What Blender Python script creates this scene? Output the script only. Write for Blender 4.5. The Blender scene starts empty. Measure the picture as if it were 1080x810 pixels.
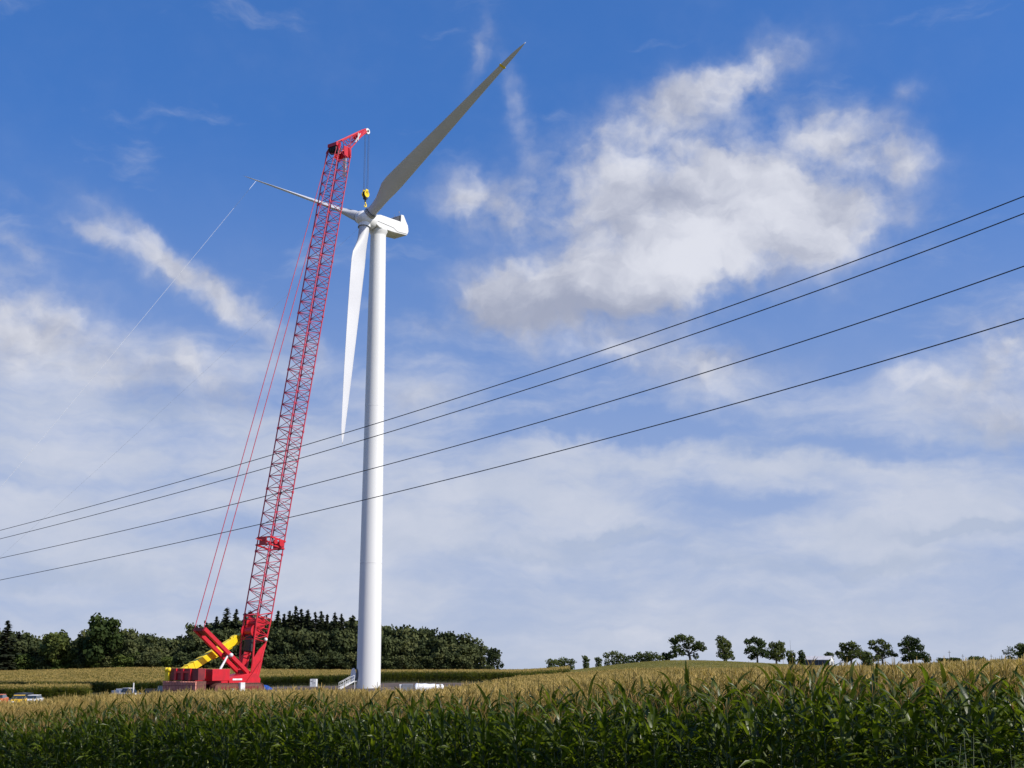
import bpy, bmesh, math, random
import numpy as np
from mathutils import Vector, Matrix, noise as mnoise

R = random.Random(7)
NR = np.random.default_rng(11)
S = bpy.context.scene
COL = S.collection
rad = math.radians

# ------------------------------------------------------------------ camera
FPX = 1396.0                                   # focal length in photo pixels (photo is 1080 wide)
PITCH = math.atan(295.0 / FPX)
CAMZ = 4.0
CP, SP = math.cos(PITCH), math.sin(PITCH)
cam_d = bpy.data.cameras.new('camera')
cam = bpy.data.objects.new('camera', cam_d); COL.objects.link(cam)
cam.location = (0, 0, CAMZ); cam.rotation_euler = (math.pi / 2 + PITCH, 0, 0)
cam_d.sensor_width = 36.0; cam_d.lens = 36.0 * FPX / 1080.0
cam_d.clip_start = 0.2; cam_d.clip_end = 30000
S.camera = cam

def at(px, py, Y):
    """world point at distance Y along a sight line measured on the photo"""
    u = (px - 540) / FPX; v = (405 - py) / FPX
    yy = CP - v * SP; zz = SP + v * CP
    return Vector((u / yy * Y, Y, CAMZ + zz / yy * Y))

def tanx(px):                                   # x/Y near the horizon
    v = -295 / FPX
    return (px - 540) / FPX / (CP - v * SP)

# ------------------------------------------------------------------ helpers
def tag(o, label=None, cat=None, group=None, kind=None):
    if label: o['label'] = label
    if cat: o['category'] = cat
    if group: o['group'] = group
    if kind: o['kind'] = kind
    return o

def empty(name, loc=(0, 0, 0), rz=0.0, label=None, cat=None, group=None):
    o = bpy.data.objects.new(name, None); COL.objects.link(o)
    o.location = loc; o.rotation_euler = (0, 0, rz); o.empty_display_size = 0.5
    return tag(o, label, cat, group)

class MB:
    """collects primitives, builds one mesh object"""
    def __init__(s): s.v = []; s.f = []; s.m = []; s.sm = []
    def add(s, vs, fs, m=0, smooth=False):
        b = len(s.v); s.v += [tuple(p) for p in vs]
        for f in fs: s.f.append(tuple(i + b for i in f)); s.m.append(m); s.sm.append(smooth)
    def box(s, c, d, rz=0.0, m=0, M=None):
        hx, hy, hz = d[0] / 2, d[1] / 2, d[2] / 2
        c = Vector(c); ca, sa = math.cos(rz), math.sin(rz); vs = []
        for z in (-hz, hz):
            for x, y in ((-hx, -hy), (hx, -hy), (hx, hy), (-hx, hy)):
                p = Vector((x * ca - y * sa, x * sa + y * ca, z)) + c
                vs.append(M @ p if M else p)
        s.add(vs, [(3, 2, 1, 0), (4, 5, 6, 7), (0, 1, 5, 4), (1, 2, 6, 5), (2, 3, 7, 6), (3, 0, 4, 7)], m)
    def bar(s, a, b, w, h=None, m=0, up=(0, 0, 1)):
        """square bar from a to b"""
        h = h or w; a = Vector(a); b = Vector(b); d = (b - a).normalized()
        up = Vector(up)
        if abs(d.dot(up)) > .98: up = Vector((1, 0, 0))
        x = d.cross(up).normalized(); y = x.cross(d).normalized(); vs = []
        for p in (a, b):
            for i, j in ((-1, -1), (1, -1), (1, 1), (-1, 1)): vs.append(p + x * i * w / 2 + y * j * h / 2)
        s.add(vs, [(0, 1, 2, 3), (7, 6, 5, 4), (4, 5, 1, 0), (5, 6, 2, 1), (6, 7, 3, 2), (7, 4, 0, 3)], m)
    def tube(s, a, b, r0, r1=None, n=8, m=0, caps=True, smooth=True):
        r1 = r0 if r1 is None else r1; a = Vector(a); b = Vector(b); d = (b - a)
        if d.length < 1e-6: return
        d.normalize(); up = Vector((0, 0, 1)) if abs(d.z) < .95 else Vector((1, 0, 0))
        x = d.cross(up).normalized(); y = d.cross(x).normalized(); vs = []
        for p, r in ((a, r0), (b, r1)):
            for k in range(n):
                t = 2 * math.pi * k / n; vs.append(p + (x * math.cos(t) + y * math.sin(t)) * r)
        s.add(vs, [(k, (k + 1) % n, n + (k + 1) % n, n + k) for k in range(n)], m, smooth)
        if caps:
            s.add(vs[:n], [tuple(reversed(range(n)))], m); s.add(vs[n:], [tuple(range(n))], m)
    def path(s, pts, rs, n=6, m=0):
        pts = [Vector(p) for p in pts]
        rings = []
        for i, p in enumerate(pts):
            d = (pts[min(i + 1, len(pts) - 1)] - pts[max(i - 1, 0)]).normalized()
            up = Vector((0, 1, 0)) if abs(d.y) < .9 else Vector((1, 0, 0))
            x = d.cross(up).normalized(); y = d.cross(x).normalized()
            r = rs[i] if hasattr(rs, '__len__') else rs
            rings += [p + (x * math.cos(2 * math.pi * k / n) + y * math.sin(2 * math.pi * k / n)) * r for k in range(n)]
        fs = []
        for i in range(len(pts) - 1):
            for k in range(n): fs.append((i * n + k, i * n + (k + 1) % n, (i + 1) * n + (k + 1) % n, (i + 1) * n + k))
        fs.append(tuple(reversed(range(n)))); fs.append(tuple(range((len(pts) - 1) * n, len(pts) * n)))
        s.add(rings, fs, m, True)
    def ball(s, c, r, n=12, k=8, m=0, sc=(1, 1, 1)):
        c = Vector(c); vs = []; fs = []
        for i in range(k + 1):
            t = math.pi * i / k
            for j in range(n):
                a = 2 * math.pi * j / n
                vs.append(c + Vector((math.sin(t) * math.cos(a) * r * sc[0], math.sin(t) * math.sin(a) * r * sc[1], math.cos(t) * r * sc[2])))
        for i in range(k):
            for j in range(n): fs.append((i * n + j, (i + 1) * n + j, (i + 1) * n + (j + 1) % n, i * n + (j + 1) % n))
        s.add(vs, fs, m, True)
    def prism(s, poly, y0, y1, m=0, smooth=False):
        """extrude an (x,z) outline along y"""
        n = len(poly); vs = [(x, y0, z) for x, z in poly] + [(x, y1, z) for x, z in poly]
        s.add(vs, [tuple(range(n)), tuple(reversed(range(n, 2 * n)))] , m)
        s.add(vs, [((k + 1) % n, k, n + k, n + (k + 1) % n) for k in range(n)], m, smooth)
    def build(s, name, mats, parent=None, bevel=0.0, M=None):
        me = bpy.data.meshes.new(name); me.from_pydata([tuple(p) for p in s.v], [], s.f)
        if not isinstance(mats, (list, tuple)): mats = [mats]
        for m in mats: me.materials.append(m)
        me.polygons.foreach_set('material_index', s.m); me.polygons.foreach_set('use_smooth', s.sm)
        if bevel:
            bm = bmesh.new(); bm.from_mesh(me); bmesh.ops.remove_doubles(bm, verts=bm.verts, dist=1e-5)
            es = [e for e in bm.edges if len(e.link_faces) == 2 and e.calc_face_angle(0) > .5]
            bmesh.ops.bevel(bm, geom=es, offset=bevel, segments=2, affect='EDGES', profile=.6)
            bmesh.ops.recalc_face_normals(bm, faces=bm.faces); bm.to_mesh(me); bm.free()
        if M: me.transform(M)
        me.update()
        o = bpy.data.objects.new(name, me); COL.objects.link(o)
        if parent: o.parent = parent
        return o

def np_mesh(name, V, Q, mi, mats, parent=None):
    me = bpy.data.meshes.new(name)
    me.vertices.add(len(V)); me.vertices.foreach_set('co', np.ascontiguousarray(V, np.float32).ravel())
    me.loops.add(Q.size); me.loops.foreach_set('vertex_index', np.ascontiguousarray(Q, np.int32).ravel())
    me.polygons.add(len(Q)); me.polygons.foreach_set('loop_start', np.arange(0, Q.size, 4, dtype=np.int32))
    me.polygons.foreach_set('material_index', np.ascontiguousarray(mi, np.int32))
    for m in mats: me.materials.append(m)
    me.update(calc_edges=True)
    o = bpy.data.objects.new(name, me); COL.objects.link(o)
    if parent: o.parent = parent
    return o

def copy_tree(o, parent=None):
    c = o.copy(); COL.objects.link(c)
    if parent: c.parent = parent
    for ch in list(o.children): copy_tree(ch, c)
    return c

# ------------------------------------------------------------------ materials
def mat(name, col, rough=.5, col2=None, scale=1.0, metal=0.0, spec=.5, transl=0.0, detail=4, bump=0.0, coord='Object', ramp=(.35, .65), stretch=None):
    m = bpy.data.materials.new(name); m.use_nodes = True
    nt = m.node_tree; N = nt.nodes; L = nt.links
    b = N['Principled BSDF']; out = N['Material Output']
    b.inputs['Roughness'].default_value = rough; b.inputs['Metallic'].default_value = metal
    b.inputs['Specular IOR Level'].default_value = spec if 'foliage' not in name and 'needles' not in name else .12
    b.inputs['Base Color'].default_value = (*col, 1)
    src = None
    if col2 is not None or bump:
        tc = N.new('ShaderNodeTexCoord'); nz = N.new('ShaderNodeTexNoise')
        nz.inputs['Scale'].default_value = scale; nz.inputs['Detail'].default_value = detail
        v = tc.outputs[coord]
        if stretch:
            mp = N.new('ShaderNodeMapping'); mp.inputs['Scale'].default_value = stretch
            L.new(v, mp.inputs['Vector']); v = mp.outputs[0]
        L.new(v, nz.inputs['Vector'])
        if col2 is not None:
            rp = N.new('ShaderNodeValToRGB'); rp.color_ramp.elements[0].position = ramp[0]; rp.color_ramp.elements[1].position = ramp[1]
            rp.color_ramp.elements[0].color = (*col, 1); rp.color_ramp.elements[1].color = (*col2, 1)
            L.new(nz.outputs['Fac'], rp.inputs[0]); src = rp.outputs[0]
            if 'foliage' in name or 'needles' in name:      # every tree its own green
                oi = N.new('ShaderNodeObjectInfo'); hv_ = N.new('ShaderNodeHueSaturation'); L.new(src, hv_.inputs['Color'])
                for key, lo, hi in (('Value', .75, 1.5), ('Hue', .515, .475)):
                    mr = N.new('ShaderNodeMapRange'); mr.inputs[3].default_value = lo; mr.inputs[4].default_value = hi; L.new(oi.outputs['Random'], mr.inputs[0]); L.new(mr.outputs[0], hv_.inputs[key])
                src = hv_.outputs[0]
            L.new(src, b.inputs['Base Color'])
        if bump:
            bp = N.new('ShaderNodeBump'); bp.inputs['Strength'].default_value = bump; L.new(nz.outputs['Fac'], bp.inputs['Height'])
            L.new(bp.outputs[0], b.inputs['Normal'])
    if transl:
        t = N.new('ShaderNodeBsdfTranslucent')
        if src:
            g_ = N.new('ShaderNodeMix'); g_.data_type = 'RGBA'; g_.blend_type = 'MULTIPLY'; g_.inputs[0].default_value = 1; g_.inputs[7].default_value = (2.3, 2.3, 1.2, 1); L.new(src, g_.inputs[6]); L.new(g_.outputs[2], t.inputs['Color'])
        else: t.inputs['Color'].default_value = (col[0] * 1.9, col[1] * 1.9, col[2] * 1.2, 1)
        mx = N.new('ShaderNodeMixShader'); mx.inputs[0].default_value = transl
        L.new(b.outputs[0], mx.inputs[1]); L.new(t.outputs[0], mx.inputs[2]); L.new(mx.outputs[0], out.inputs['Surface'])
    return m

M = {}
M['white'] = mat('turbine white paint', (.74, .735, .70), .4, (.69, .685, .655), .25, stretch=(1, 1, .15))
M['blade'] = mat('blade gelcoat', (.56, .56, .56), .5, (.52, .52, .525), .2)
M['white_dirty'] = mat('weathered white paint', (.72, .72, .70), .5, (.58, .58, .56), 1.2)
M['seam'] = mat('dark seam', (.08, .085, .09), .7)
M['radiator'] = mat('dark radiator mesh', (.03, .032, .04), .6, (.05, .052, .06), 6)
M['red'] = mat('crane red paint', (.56, .012, .022), .42, (.44, .014, .022), 1.5)
M['red_lattice'] = mat('crane red lattice paint', (.48, .02, .05), .45, (.38, .02, .04), .8)
M['red_dark'] = mat('dark red steel', (.20, .018, .02), .55, (.13, .015, .018), 1.2)  # darker crane red; on the rear housing it puts shade into the colour
M['lacing'] = mat('lacing red steel', (.46, .03, .07), .5, (.36, .025, .06), .6)
M['salmon'] = mat('faded red counterweight', (.62, .27, .20), .65, (.50, .19, .14), 1.5)
M['rust'] = mat('rusty brown steel', (.17, .06, .04), .75, (.10, .04, .03), 3)
M['yellow'] = mat('machine yellow paint', (.82, .60, .01), .42, (.72, .50, .01), 1.5)
M['black'] = mat('black rubber', (.015, .015, .017), .7, (.03, .03, .032), 4)
M['steel'] = mat('wire rope steel', (.10, .10, .11), .5, metal=.4)
M['wire'] = mat('weathered aluminium cable', (.035, .037, .04), .6)
M['rope'] = mat('white rope', (.75, .76, .78), .8)
M['glass'] = mat('dark window glass', (.02, .03, .035), .08, spec=.8)
M['soil'] = mat('field soil', (.10, .075, .045), .95, (.055, .045, .025), .4, bump=.3)
M['dirt'] = mat('trampled pad dirt', (.115, .075, .048), .95, (.06, .042, .028), .12, bump=.3, detail=8)
M['corn_leaf'] = mat('corn leaf', (.018, .034, .003), .38, (.108, .142, .011), 3.0, spec=.42, transl=.42)
M['corn_leaf_field'] = mat('corn leaf in the field', (.034, .050, .005), .5, (.095, .102, .013), .15, spec=.25, transl=.38, detail=8)
M['stalk'] = mat('corn stalk', (.035, .055, .012), .5, (.06, .075, .02), 2.5)
M['tassel'] = mat('corn tassel', (.26, .155, .05), .8, (.38, .24, .085), 3, transl=.2)
M['tassel_field'] = mat('corn tassels of the field', (.26, .19, .05), .8, (.40, .275, .08), .12, transl=.2, detail=8)
M['ear'] = mat('corn ear husk', (.20, .24, .06), .55, (.30, .30, .09), 6)
M['hill_leaf'] = mat('hill crop leaf', (.16, .15, .03), .6, (.25, .205, .055), .06, transl=.2, detail=8)
M['weed'] = mat('weed leaf', (.04, .065, .008), .6, (.085, .115, .016), 3, transl=.25)
M['bark'] = mat('tree bark', (.055, .045, .036), .9, (.10, .085, .07), 1.5)
M['oak_leaf'] = mat('oak foliage', (.024, .038, .010), .8, (.062, .082, .020), .35, transl=.15)
M['wood_leaf'] = mat('mixed wood foliage', (.030, .042, .017), .8, (.074, .084, .030), .25, transl=.12)
M['spruce'] = mat('spruce needles', (.012, .018, .010), .8, (.030, .036, .016), .3, transl=.08)
M['light_leaf'] = mat('bright green hedge foliage', (.035, .055, .012), .8, (.065, .09, .02), .3, transl=.15)  # brighter green for part of the low growth at left
M['barn_roof'] = mat('white sheet roof', (.55, .53, .52), .5, (.46, .44, .43), .5)
M['barn_dark'] = mat('dark barn boards', (.035, .04, .055), .8, (.06, .065, .08), 1.0)
M['orange'] = mat('orange car paint', (.62, .16, .04), .35, (.56, .14, .04), 1)
M['car_yellow'] = mat('yellow car paint', (.70, .42, .02), .35, (.64, .37, .02), 1)
M['car_dark'] = mat('dark blue car paint', (.02, .028, .05), .3, (.03, .035, .06), 1)
M['car_white'] = mat('white car paint', (.75, .73, .70), .35, (.68, .66, .64), 1)
M['car_black'] = mat('black car paint', (.02, .02, .022), .3, (.03, .03, .033), 1)
M['lamp_glass'] = mat('lamp glass', (.75, .7, .6), .15)
M['tarp'] = mat('blue tarpaulin', (.015, .05, .24), .45, (.02, .075, .33), 2.0, bump=.4)
M['white_tarp'] = mat('white tarpaulin', (.80, .80, .78), .55, (.70, .70, .69), 1.4, bump=.4)
M['grey_steel'] = mat('grey painted steel', (.22, .225, .235), .55, (.16, .165, .175), 2)

# ------------------------------------------------------------------ terrain
TPX = [-700, -250, 0, 150, 230, 345, 420, 540, 720, 900, 1080, 1350, 1800]
TY = [12, 25, 45, 80, 120, 190, 260, 310, 450, 700, 1500, 5000]
TZ = [
 [.0, .0, -.1, -.4, -1., -1.7, -1.9, -1.7, -.8, -1, -6, -25],
 [.0, .0, -.1, -.4, -1., -1.7, -1.9, -1.7, -.8, -1, -6, -25],
 [.3, .2, .0, -.5, -1., -1.75, -1.9, -1.7, -.4, 0, -5, -25],
 [.65, .6, .4, -.2, -.7, -1.5, -1.9, -1.6, .6, 0, -5, -25],
 [.8, .75, .5, -.05, -.4, -.5, -.6, -1.5, .2, 0, -6, -25],
 [.9, .85, .6, .0, -.3, -.4, -.4, -.95, -.2, -1, -6, -25],
 [.95, .9, .65, -.16, -.3, -.1, -.1, 0, -.3, -1.5, -7, -25],
 [1., .95, .8, .25, 0, -.3, -.1, -.1, -.2, -1.5, -7, -25],
 [1.2, 1.2, 1.15, 1., .8, .6, 1.2, 2.2, 4.3, 2.5, -4, -25],
 [1.4, 1.38, 1.25, 1.25, 1.2, 1.2, 1.5, 1.8, 2.2, 2.7, -3, -25],
 [1.4, 1.45, 1.5, 1.65, 1.8, 2., 2.2, 2.3, 2.4, 2.2, -3, -25],
 [1.45, 1.5, 1.7, 2., 2.1, 2.3, 2.5, 2.6, 2.6, 2.2, -3, -25],
 [1.45, 1.5, 1.7, 2., 2.1, 2.3, 2.5, 2.6, 2.6, 2.2, -3, -25]]
TZ = np.array(TZ); TU = np.array([tanx(p) for p in TPX]); TL = np.log(np.array(TY, float))

def ground(x, y):
    x = np.asarray(x, float); y = np.asarray(y, float)
    yy = np.clip(y, 12, 5000)
    u = np.clip(x / yy, TU[0], TU[-1]); l = np.log(yy)
    i = np.clip(np.searchsorted(TU, u) - 1, 0, len(TU) - 2); j = np.clip(np.searchsorted(TL, l) - 1, 0, len(TL) - 2)
    a = (u - TU[i]) / (TU[i + 1] - TU[i]); b = (l - TL[j]) / (TL[j + 1] - TL[j])
    a = a * a * (3 - 2 * a)
    return (TZ[i, j] * (1 - a) * (1 - b) + TZ[i + 1, j] * a * (1 - b) + TZ[i, j + 1] * (1 - a) * b + TZ[i + 1, j + 1] * a * b)
def gz(x, y): return float(ground(x, y))
def gp(px, Y, dz=0.0):
    x = tanx(px) * Y
    return Vector((x, Y, gz(x, Y) + dz))

def graded(lo, hi, d0, g):
    out = [0.0]; d = d0
    while out[-1] < hi: out.append(out[-1] + d); d *= g
    neg = [0.0]; d = d0
    while neg[-1] > lo: neg.append(neg[-1] - d); d *= g
    return np.array(sorted(set(neg[1:] + out)))
gx = graded(-9000, 9000, 2.0, 1.035); gy = graded(-600, 6000, 2.0, 1.03)
X, Y = np.meshgrid(gx, gy); Z = ground(X, Y)
nx, ny = len(gx), len(gy)
idx = np.arange(nx * ny).reshape(ny, nx)
Q = np.stack([idx[:-1, :-1], idx[:-1, 1:], idx[1:, 1:], idx[1:, :-1]], -1).reshape(-1, 4)

def ground_mat():
    m = mat('grassy ground', (.075, .085, .025), .95, (.16, .145, .05), .02, detail=10, bump=.2)
    return m
M['ground'] = ground_mat()
g = np_mesh('ground', np.stack([X, Y, Z], -1).reshape(-1, 3), Q, np.zeros(len(Q)), [M['ground']]); tag(g, kind='structure')
g.data.polygons.foreach_set('use_smooth', [True] * len(Q))

def sheet(name, pxs, Ys, dz, m):
    """patch of ground following the terrain; Ys(px) gives near and far distance"""
    V = []; n = 24
    for p in pxs:
        a, b = Ys(p)
        for k in range(n + 1):
            y = a + (b - a) * k / n; q = gp(p, y, dz); V.append(q)
    mb = MB(); W = n + 1
    mb.add(V, [(i * W + k, (i + 1) * W + k, (i + 1) * W + k + 1, i * W + k + 1) for i in range(len(pxs) - 1) for k in range(n)], 0, True)
    return tag(mb.build(name, m), kind='structure')
sheet('construction_pad', list(range(100, 571, 10)), lambda p: (100 + (p > 430) * (p - 430) * .9, np.interp(p, [100, 190, 270, 345, 480, 570], [245, 262, 303, 290, 290, 295])), .08, M['dirt'])

# ------------------------------------------------------------------ corn
def ribbon(pts, widths, side):
    """flat strip of quads"""
    V = []; Q = []
    for p, w in zip(pts, widths): V.append(p - side * w / 2); V.append(p + side * w / 2)
    for i in range(len(pts) - 1): Q.append((2 * i, 2 * i + 1, 2 * i + 3, 2 * i + 2))
    return V, Q

def leaf_pts(base, az, length, rise, droop, nseg):
    d = np.array([math.cos(az), math.sin(az), 0.0]); pts = [np.array(base, float)]
    el = rise
    for k in range(nseg):
        t = (k + .5) / nseg
        e = rise - droop * t ** 1.4
        pts.append(pts[-1] + (d * math.cos(e) + np.array([0, 0, math.sin(e)])) * length / nseg)
    return pts

def corn_parts(rng, lod, H=2.2, golden=False):
    """returns dict part -> (V, Q): stalk, leaves, tassel"""
    L = ([], []); T = ([], []); K = ([], [])
    def put(dst, V, Q):
        b = len(dst[0]); dst[0].extend(V); dst[1].extend([tuple(i + b for i in q) for q in Q])
    plane = rng.uniform(0, 2 * math.pi)
    nl = {0: 18, 1: 14, 2: 6, 3: 4}[lod]; ns = {0: 6, 1: 4, 2: 2, 3: 2}[lod]
    lo = {0: .25, 1: .3, 2: 1.1, 3: .8}[lod]
    wm = {0: 1, 1: 1.05, 2: 1.35, 3: 3.2}[lod]; lm = {0: 1, 1: 1, 2: 1.05, 3: 1.25}[lod]
    lean = np.array([rng.normal(0, .03), rng.normal(0, .03), 0])
    for k in range(nl):
        f = (k + rng.uniform(-.2, .2)) / (nl - 1); f = min(max(f, 0), 1)
        z = lo + (H * (.80 if golden else .97 if lod < 3 else .85) - lo) * f
        az = plane + (k % 2) * math.pi + rng.normal(0, .45)
        prof = .55 + .5 * math.sin(math.pi * min(1, f * .85 + .12))
        ln = rng.uniform(.52, .84) * prof * lm
        rise = rng.uniform(.85, 1.2) - .1 * (1 - f) + ((.17 if not golden else 0) * max(0, f - .6) / .4)
        droop = rng.uniform(1.0, 2.5) * (1 - .5 * f)
        pts = leaf_pts(np.array([0, 0, z]) + lean * z, az, ln, rise, droop, ns)
        w = .074 * rng.uniform(.75, 1.25) * wm
        ws = [w * (.55 + .45 * min(1, 4 * t)) * max(.08, (1 - t ** 2.2)) for t in np.linspace(0, 1, ns + 1)]
        tw = rng.normal(0, .5)
        side = np.array([-math.sin(az), math.cos(az), 0]); fw = np.array([math.cos(az), math.sin(az), 0])
        if lod == 0:
            sd = [side * math.cos(tw * t) + np.array([0, 0, 1]) * math.sin(tw * t) for t in np.linspace(0, 1.4, ns + 1)]
            V = []; Qd = []
            for i, p in enumerate(pts):
                wav = .018 * math.sin(i * 2.1 + k) if 0 < i < ns else 0
                V += [p - sd[i] * ws[i] / 2 + np.array([0, 0, .018 + wav]), p, p + sd[i] * ws[i] / 2 + np.array([0, 0, .018 - wav])]
            for i in range(ns):
                a = 3 * i; Qd += [(a, a + 1, a + 4, a + 3), (a + 1, a + 2, a + 5, a + 4)]
            put(L, V, Qd)
        else:
            sd = side * math.cos(tw) + np.array([0, 0, 1]) * math.sin(tw)
            put(L, *ribbon(pts, ws, sd))
    # stalk
    if lod <= 1:
        n = 5 if lod == 0 else 3; zs = [-.05, H * .4, H * .75, H * 1.02]; rs = [.016, .014, .011, .006]
        if lod == 1: zs = [0, H]; rs = [.015, .008]
        V = []; Qd = []
        for z, r in zip(zs, rs):
            for k in range(n): V.append(np.array([math.cos(2 * math.pi * k / n) * r, math.sin(2 * math.pi * k / n) * r, z]) + lean * z)
        for i in range(len(zs) - 1):
            for k in range(n): Qd.append((i * n + k, i * n + (k + 1) % n, (i + 1) * n + (k + 1) % n, (i + 1) * n + k))
        put(K, V, Qd)
    # tassel
    nb = {0: 6, 1: 4, 2: 4, 3: 6}[lod] + 4 * golden; tw_ = {0: .008, 1: .011, 2: .026, 3: .07}[lod] + .003 * golden
    for k in range(nb):
        az = rng.uniform(0, 2 * math.pi); tip = np.array([math.cos(az), math.sin(az), 0]) * rng.uniform(.08, .17) * (k > 0) * (2.6 if lod == 3 else 1)
        b = np.array([0, 0, H * 1.0 - .05 + .02 * k * (lod == 0)]) + lean * H
        h = (rng.uniform(.16, .24) if k else rng.uniform(.24, .32)) * (.85 if not golden and lod < 2 else 1)
        if lod == 3: b = b + np.array([rng.uniform(-.3, .3), rng.uniform(-.3, .3), -.05])
        m1 = b + tip * .6 + np.array([0, 0, h * .65]); e = b + tip * 1.25 + np.array([0, 0, h * (.95 if k else 1.1)])
        for s in ((0, 1) if lod < 2 else (rng.integers(0, 2),)):
            sd = np.array([1, 0, 0.]) if s == 0 else np.array([0, 1, 0.])
            a2 = rng.uniform(0, 3.14); sd = np.array([math.cos(a2), math.sin(a2), 0])
            put(T, *ribbon([b, m1, e], [tw_ * .7, tw_, tw_ * .5], sd))
    return {'stalk': K, 'leaves': L, 'tassel': T}

def template(rng, lod, golden=False):
    p = corn_parts(rng, lod, golden=golden); V = []; Q = []; mi = []
    for key, m in (('leaves', 0), ('tassel', 1), ('stalk', 2)):
        b = len(V); V += list(p[key][0]); Q += [tuple(i + b for i in q) for q in p[key][1]]; mi += [m] * len(p[key][1])
    return np.array(V), np.array(Q, int).reshape(-1, 4), np.array(mi)

def scatter(name, groups, mats, label_kw):
    """groups: list of (templates, pts(N,3), hscale(N), wscale(N))"""
    VV = []; QQ = []; MI = []; base = 0
    for temps, P, hs, ws in groups:
        n = len(P)
        if n == 0: continue
        which = NR.integers(0, len(temps), n); ang = NR.uniform(0, 2 * math.pi, n)
        for t, (V, Qd, mi) in enumerate(temps):
            s = np.where(which == t)[0]
            if len(s) == 0: continue
            c, sn = np.cos(ang[s])[:, None], np.sin(ang[s])[:, None]
            x = (V[None, :, 0] * c - V[None, :, 1] * sn) * ws[s][:, None] + P[s, 0][:, None]
            y = (V[None, :, 0] * sn + V[None, :, 1] * c) * ws[s][:, None] + P[s, 1][:, None]
            z = V[None, :, 2] * hs[s][:, None] + P[s, 2][:, None]
            VV.append(np.stack([x, y, z], -1).reshape(-1, 3))
            QQ.append((Qd[None] + (np.arange(len(s)) * len(V))[:, None, None]).reshape(-1, 4) + base)
            MI.append(np.tile(mi, len(s))); base += len(s) * len(V)
    o = np_mesh(name, np.concatenate(VV), np.concatenate(QQ), np.concatenate(MI), mats)
    o['kind'] = 'stuff'
    return o

# near field: the front edge runs from close on the right to farther off on the left
A0 = np.array([6.2, 16.0]); EDGE = np.array([-20.9, 22.0]); EDGE = EDGE / np.linalg.norm(EDGE)
INW = np.array([-EDGE[1], EDGE[0]]) * -1                      # into the field
if INW[1] < 0: INW = -INW
END_PX = [-300, 0, 180, 400, 480, 520, 545, 600, 720, 900, 1080, 1400]
END_Y = [70, 76, 81, 86, 100, 135, 205, 235, 228, 190, 150, 130]
UE = np.array([tanx(p) for p in END_PX])
def in_near(x, y): return (y < np.interp(x / np.maximum(y, 1), UE, END_Y))
def row_points(spacing, r0, r1, row, s0=-14, s1=420):
    out = []
    for r in range(r0, r1):
        n = int((s1 - s0) / spacing)
        s = s0 + (np.arange(n) + NR.uniform(-.3, .3, n)) * spacing
        off = r * row + NR.normal(0, .05, n)
        p = A0[None] + EDGE[None] * s[:, None] + INW[None] * off[:, None]
        out.append(p)
    return np.concatenate(out)
def keep(P, margin=.22, ymin=8):
    u = P[:, 0] / np.maximum(P[:, 1], 1)
    return P[(P[:, 1] > ymin) & (np.abs(u) < tanx(1080) + margin + 1.0 / np.maximum(P[:, 1], 1)) & in_near(P[:, 0], P[:, 1])]
def with_z(P): return np.concatenate([P, ground(P[:, 0], P[:, 1])[:, None]], 1)
def hvar(P, s=.06):
    n = len(P); big = np.array([mnoise.noise((p[0] * .08, p[1] * .08, 3.0)) for p in P]) if n < 60000 else np.zeros(n)
    return 1 + NR.normal(0, s, n) + big * .06

rngc = np.random.default_rng(5)
front = keep(row_points(.17, 0, 2, .62))
# the individual plants: those that show largest - first row, then second row
d = np.hypot(front[:, 0], front[:, 1]); rowi = np.round(((front - A0) @ INW) / .62)
order = np.argsort(d + 30 * (rowi > 0) + 500 * (np.abs(front[:, 0] / front[:, 1]) > tanx(1080) + .015)); hero = front[order[:300]]; rest_front = front[order[300:]]

proto = []
for k in range(7):
    p = corn_parts(rngc, 0)
    root = empty('corn_plant')
    for nm, mm in (('stalk', 'stalk'), ('leaves', 'corn_leaf'), ('tassel', 'tassel')):
        V, Qd = p[nm]; o = np_mesh(nm, np.array(V), np.array(Qd, int), np.zeros(len(Qd)), [M[mm]], root)
        o.data.polygons.foreach_set('use_smooth', [True] * len(Qd))
    if k % 3 == 0:
        e = MB(); a = R.uniform(0, 6.28); dx, dy = math.cos(a), math.sin(a)
        e.path([(dx * .015, dy * .015, 1.05), (dx * .05, dy * .05, 1.13), (dx * .075, dy * .075, 1.22), (dx * .09, dy * .09, 1.30)], [.012, .028, .025, .004], 6)
        e.build('ear', M['ear'], root)
    proto.append(root)
CL = 'tall tasselled corn plant with arching green leaves in the front rows'
for i, p in enumerate(hero):
    o = proto[i] if i < len(proto) else copy_tree(proto[R.randrange(len(proto))])
    h = 1 + R.gauss(0, .035) + .05 * mnoise.noise((p[0] * .3, p[1] * .3, 0))
    if R.random() < .02: h += .07
    o.location = (p[0], p[1], gz(p[0], p[1]) - .06); o.rotation_euler = (R.gauss(0, .03), R.gauss(0, .03), R.uniform(0, 6.28))
    o.scale = (1, 1, h)
    tag(o, CL, 'corn plant', 'corn plants in the front rows')

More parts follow.
